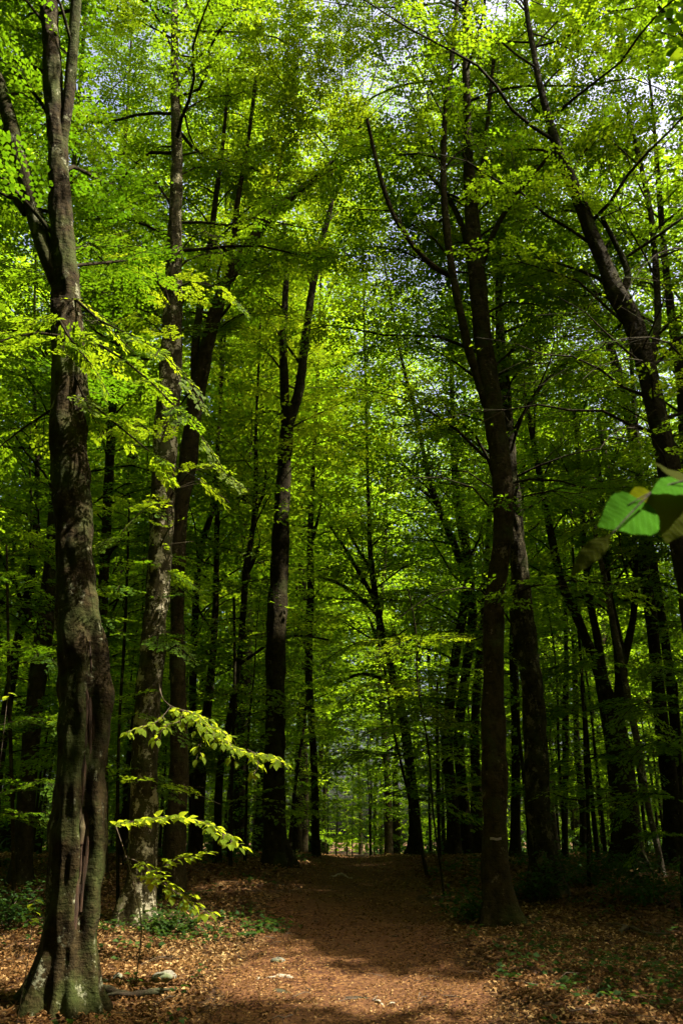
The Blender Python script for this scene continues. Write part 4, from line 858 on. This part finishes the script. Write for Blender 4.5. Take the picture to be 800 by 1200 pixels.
# the hanging bough of the pale beech
hb = link('hanging_bough', None, T2.root); geo = Geo(); hb['label'] = 'sunlit drooping bough of large yellow-green leaves'
v, f = tube(smooth_path([P(186, 800, Y2), P(192, 820, 12.4), P(205, 830, 12.0), P(228, 836, 11.8)], 10) - T2.org, np.linspace(.011, .006, 10), 6); geo.add(v, f)
for rows, y0, y1, stp, sl in (([(205, 830), (228, 836), (255, 862), (285, 880), (310, 884), (332, 896)], 12.0, 11.3, .062, .26), ([(222, 834), (232, 850), (236, 870), (230, 890)], 11.9, 11.5, .10, .16), ([(245, 852), (262, 858), (270, 872), (276, 892)], 11.8, 11.5, .12, .14),
                             ([(200, 828), (185, 845), (165, 852), (148, 858)], 12.0, 11.4, .10, .2), ([(290, 878), (300, 885), (302, 900), (296, 908)], 11.6, 11.4, .10, .12), ([(215, 832), (210, 845), (195, 850), (182, 868)], 11.9, 11.5, .11, .18)):
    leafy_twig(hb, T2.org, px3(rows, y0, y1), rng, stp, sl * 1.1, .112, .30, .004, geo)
link('twig', geo.mesh('twig', M['stick']), hb)
# a twig of broad leaves close to the viewer, reaching in from the right
tw = P(830, 560, 1.55); root = link('broadleaf_twig', None, None, tw); tag(root, 'twig of broad green leaves close by, reaching in at the right edge', 'twig')
geo = Geo()
for rows, y0, y1 in (([(830, 560), (790, 566), (760, 578), (735, 592)], 1.55, 1.5), ([(762, 577), (740, 600), (716, 626)], 1.5, 1.46), ([(795, 566), (790, 575), (788, 580)], 1.55, 1.54)):
    v, f = tube(smooth_path(px3(rows, y0, y1), 10) - tw, np.linspace(.0022, .0011, 10), 6); geo.add(v, f)
link('stalk', geo.mesh('stalk', M['moss']), root)
for b, bY, tp, tY, wd, nrm, mt in (((768, 598), 1.52, (703, 614), 1.47, .36, (.0, -1, .30), 'leaf_near'), ((812, 570), 1.56, (764, 575), 1.50, .24, (0, -1, .6), 'leaf_near'), ((790, 578), 1.54, (782, 634), 1.52, .46, (.05, -1, .1), 'leaf_olive'),
                              ((716, 626), 1.46, (667, 675), 1.47, .17, (-.5, -.8, .1), 'leaf_olive'), ((764, 577), 1.52, (735, 606), 1.60, .36, (-.2, -.9, .1), 'leaf_olive'), ((800, 568), 1.57, (779, 545), 1.66, .36, (.3, -.8, .4), 'leaf_olive'), ((808, 572), 1.57, (818, 630), 1.56, .45, (.2, -1, .1), 'leaf_olive')):
    p0, p1 = P(*b, bY), P(*tp, tY); L = np.linalg.norm(p1 - p0)
    leaf_obj(root, tw, leaf_unit('leaf', M[mt], wd, .10, .03, .05, .02, 19, 7), p0, p1 - p0, np.array(nrm, float), L)
# dim little sprays by the foot of the hollow tree
for (a_, b_), Yd, lab in (((40, 1055), 8.9, 'tiny dim green seedling left of the hollow tree foot'), ((10, 812), 9.2, 'slender seedling with one glowing round leaf at the left edge')):
    p0 = P(a_, b_, Yd); g1 = np.array([p0[0] - .06, Yd + .05, float(ground(p0[0] - .06, Yd + .05))]); r_ = link('seedling', None, None, g1); tag(r_, lab, 'seedling')
    geo = Geo(); v, f = tube(smooth_path([g1 - [0, 0, .05], (g1 + p0) / 2 + [.03, 0, .05], p0], 10) - g1, np.linspace(.006, .002, 10), 5); geo.add(v, f); link('stem', geo.mesh('stem', M['stick']), r_)
    for k in range(7 if Yd < 9 else 3):
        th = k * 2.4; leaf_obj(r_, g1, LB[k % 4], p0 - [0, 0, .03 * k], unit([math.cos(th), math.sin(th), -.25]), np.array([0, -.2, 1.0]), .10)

# ------------------------------------------------------------------ shrubs, stones, sticks
def shrub(label, px, py, h, w, seed, tone=.3, n=900):
    c = ground_hit(px, py); r = np.random.RandomState(seed); root = link('leafy_shrub', None, None, (c[0], c[1], float(ground(c[0], c[1])))); tag(root, label, 'shrub')
    geo = Geo(); P_, A_, N_ = [], [], []
    for k in range(12):
        th = r.rand() * 6.28; w_ = w * r.uniform(.6, 1.8); e = np.array([math.cos(th) * w_, math.sin(th) * w_, h * r.uniform(.2, 1)])
        q = smooth_path([np.array([0, 0, -.05]), e * [.35, .35, .6], e], 8); v, f = tube(q, np.linspace(.008, .002, 8), 4); geo.add(v, f)
        for j in range(n // 12):
            u_ = r.uniform(.3, 1); b = q[int(u_ * 7)] + r.normal(0, .10, 3) * [1.5, 1.5, .8]; P_.append(b); A_.append(unit(np.array([r.normal(), r.normal(), r.normal(0, .3) - .1]))); N_.append(unit(r.normal(0, .4, 3) + [0, 0, 1]))
    link('stem', geo.mesh('stem', M['stick']), root); P_ = np.array(P_); P_[:, 2] = np.maximum(P_[:, 2], .03)
    o = link('foliage', leaf_mesh('foliage', P_, np.array(A_), np.array(N_), r.uniform(.05, .09, len(P_)), np.clip(r.normal(tone, .2, len(P_)), 0, 1), M['leaf_cover'], r), root); o['kind'] = 'stuff'
shrub('low leafy shrub hiding the foot of the rough-barked beech', 630, 1058, .75, .5, 1)
shrub('dark bushy shrub under the thin leaning stem', 765, 1058, .8, .8, 2, .25, 1400)
shrub('small shrub on the left skirt of the blazed beech', 553, 1078, .45, .35, 3, .25, 600)
shrub('dim low shrub at the left edge beside the hollow tree', 6, 1090, .7, .6, 4, .2, 700)
shrub('small green sprout tuft at the foot of the pale beech', 185, 1092, .35, .3, 5, .6, 420)
shrub('dull shrub on the slope between the rough-barked and three-stemmed beeches', 700, 1038, .5, .6, 6, .3, 800)
def stone(label, px, py, w, h, seed, name='stone', mat='stone'):
    c = ground_hit(px, py); r = np.random.RandomState(seed); s_ = scale_at(c); nu, nv = 20, 12; ph = r.rand(9) * 6.28
    th = np.linspace(0, 2 * np.pi, nu, endpoint=False)[None]; fi = np.linspace(-1.45, 1.5, nv)[:, None]
    rr = 1 + .14 * np.sin(2 * th + ph[0]) + .1 * np.sin(3 * th + ph[1] + 2 * fi) + .07 * np.sin(5 * th + ph[2]) * np.cos(fi * 2) + .05 * np.sin(7 * fi + ph[3] + 3 * th)
    v = np.stack([np.cos(th) * np.cos(fi) * rr * w * s_ / 2, np.sin(th) * np.cos(fi) * rr * w * s_ * .4, np.sin(fi) * rr * h * s_ * .62 + 0 * th], -1).reshape(-1, 3)
    i = np.arange(nv - 1)[:, None] * nu; j = np.arange(nu)[None]; f = np.stack([i + j, i + (j + 1) % nu, i + nu + (j + 1) % nu, i + nu + j], -1).reshape(-1, 4)
    v = np.vstack([v, [0, 0, v[:, 2].max() + .002]]); b = (nv - 1) * nu; jj = np.arange(nu); f = np.vstack([f, np.stack([b + jj, b + (jj + 1) % nu, np.full(nu, len(v) - 1), np.full(nu, len(v) - 1)], -1)])
    o = link(name, quads_to_mesh(name, v, f, M[mat]), None, (c[0], c[1], float(ground(c[0], c[1])) + h * s_ * .12)); tag(o, label, 'stone')
stone('upright pale stone wedged against the right foot of the hollow tree', 113, 1150, 9, 16, 1)
stone('small low stone between two upright ones at the hollow tree foot', 122, 1152, 12, 6, 2)
stone('pale slanted stone right of the hollow tree foot, beside the sunny patch', 139, 1150, 14, 9, 3)
stone('flat whitish slab lying in the sunlit leaves', 193, 1148, 28, 10, 4)
stone('rounded buff stone half sunk in the sunlit path side', 325, 1130, 16, 7, 5)
def stick(name, label, cat, rows, w, mat, lift=.03, seed=0, forks=0):
    r = np.random.RandomState(seed); pts = []
    for a_, b_ in rows:
        c = ground_hit(a_, b_); c[2] = float(ground(c[0], c[1])) + lift; pts.append(c)
    q = smooth_path(pts, 20); q[:, 2] += .015 * np.sin(np.linspace(0, 9, 20) + seed); org = q[0].copy(); s_ = scale_at(org); geo = Geo()
    v, f = tube(q - org, np.linspace(w, w * .55, 20) * s_ / 2 * (1 + .18 * np.sin(np.arange(20) * 1.7)), 9); geo.add(v, f)
    for k in range(forks):
        i = r.randint(5, 16); e = q[i] + np.array([r.uniform(-.4, .4), r.uniform(-.3, .3), r.uniform(.0, .12)]); v, f = tube(np.stack([q[i], (q[i] + e) / 2 + .02, e]) - org, [w * s_ * .25, w * s_ * .2, w * s_ * .1], 6); geo.add(v, f)
    tag(link(name, geo.mesh(name, M[mat]), None, org), label, cat)
stick('mossy_log', 'dark mossy log lying in front of the hollow tree foot', 'log', [(108, 1166), (130, 1170), (160, 1172), (190, 1168)], 11, 'moss', .04, 1, 2)
stick('root', 'thick half-buried root ridge crossing the sunlit path', 'root', [(320, 1166), (355, 1170), (400, 1172), (440, 1176), (468, 1180)], 9, 'moss', -.015, 2)
stick('root', 'pale worn root rising in the sunlit leaves left of the path', 'root', [(300, 1150), (330, 1149), (360, 1152)], 8, 'stick_pale', .0, 3)
stick('fallen_branch', 'short pale branch lying across the far path', 'branch', [(388, 1029), (400, 1028), (412, 1031)], 4, 'stick_pale', .02, 4)
stick('fallen_branch', 'crooked fallen branch on the shaded slope at the right', 'branch', [(725, 1097), (735, 1094), (755, 1098), (785, 1100)], 5, 'stick', .04, 5, 2)
stick('fallen_branch', 'short greyish twig lying on the path in front of the root ridge', 'branch', [(440, 1178), (450, 1181), (462, 1180)], 4, 'stick_pale', .02, 6)
print('TRIS', TRIS[0])
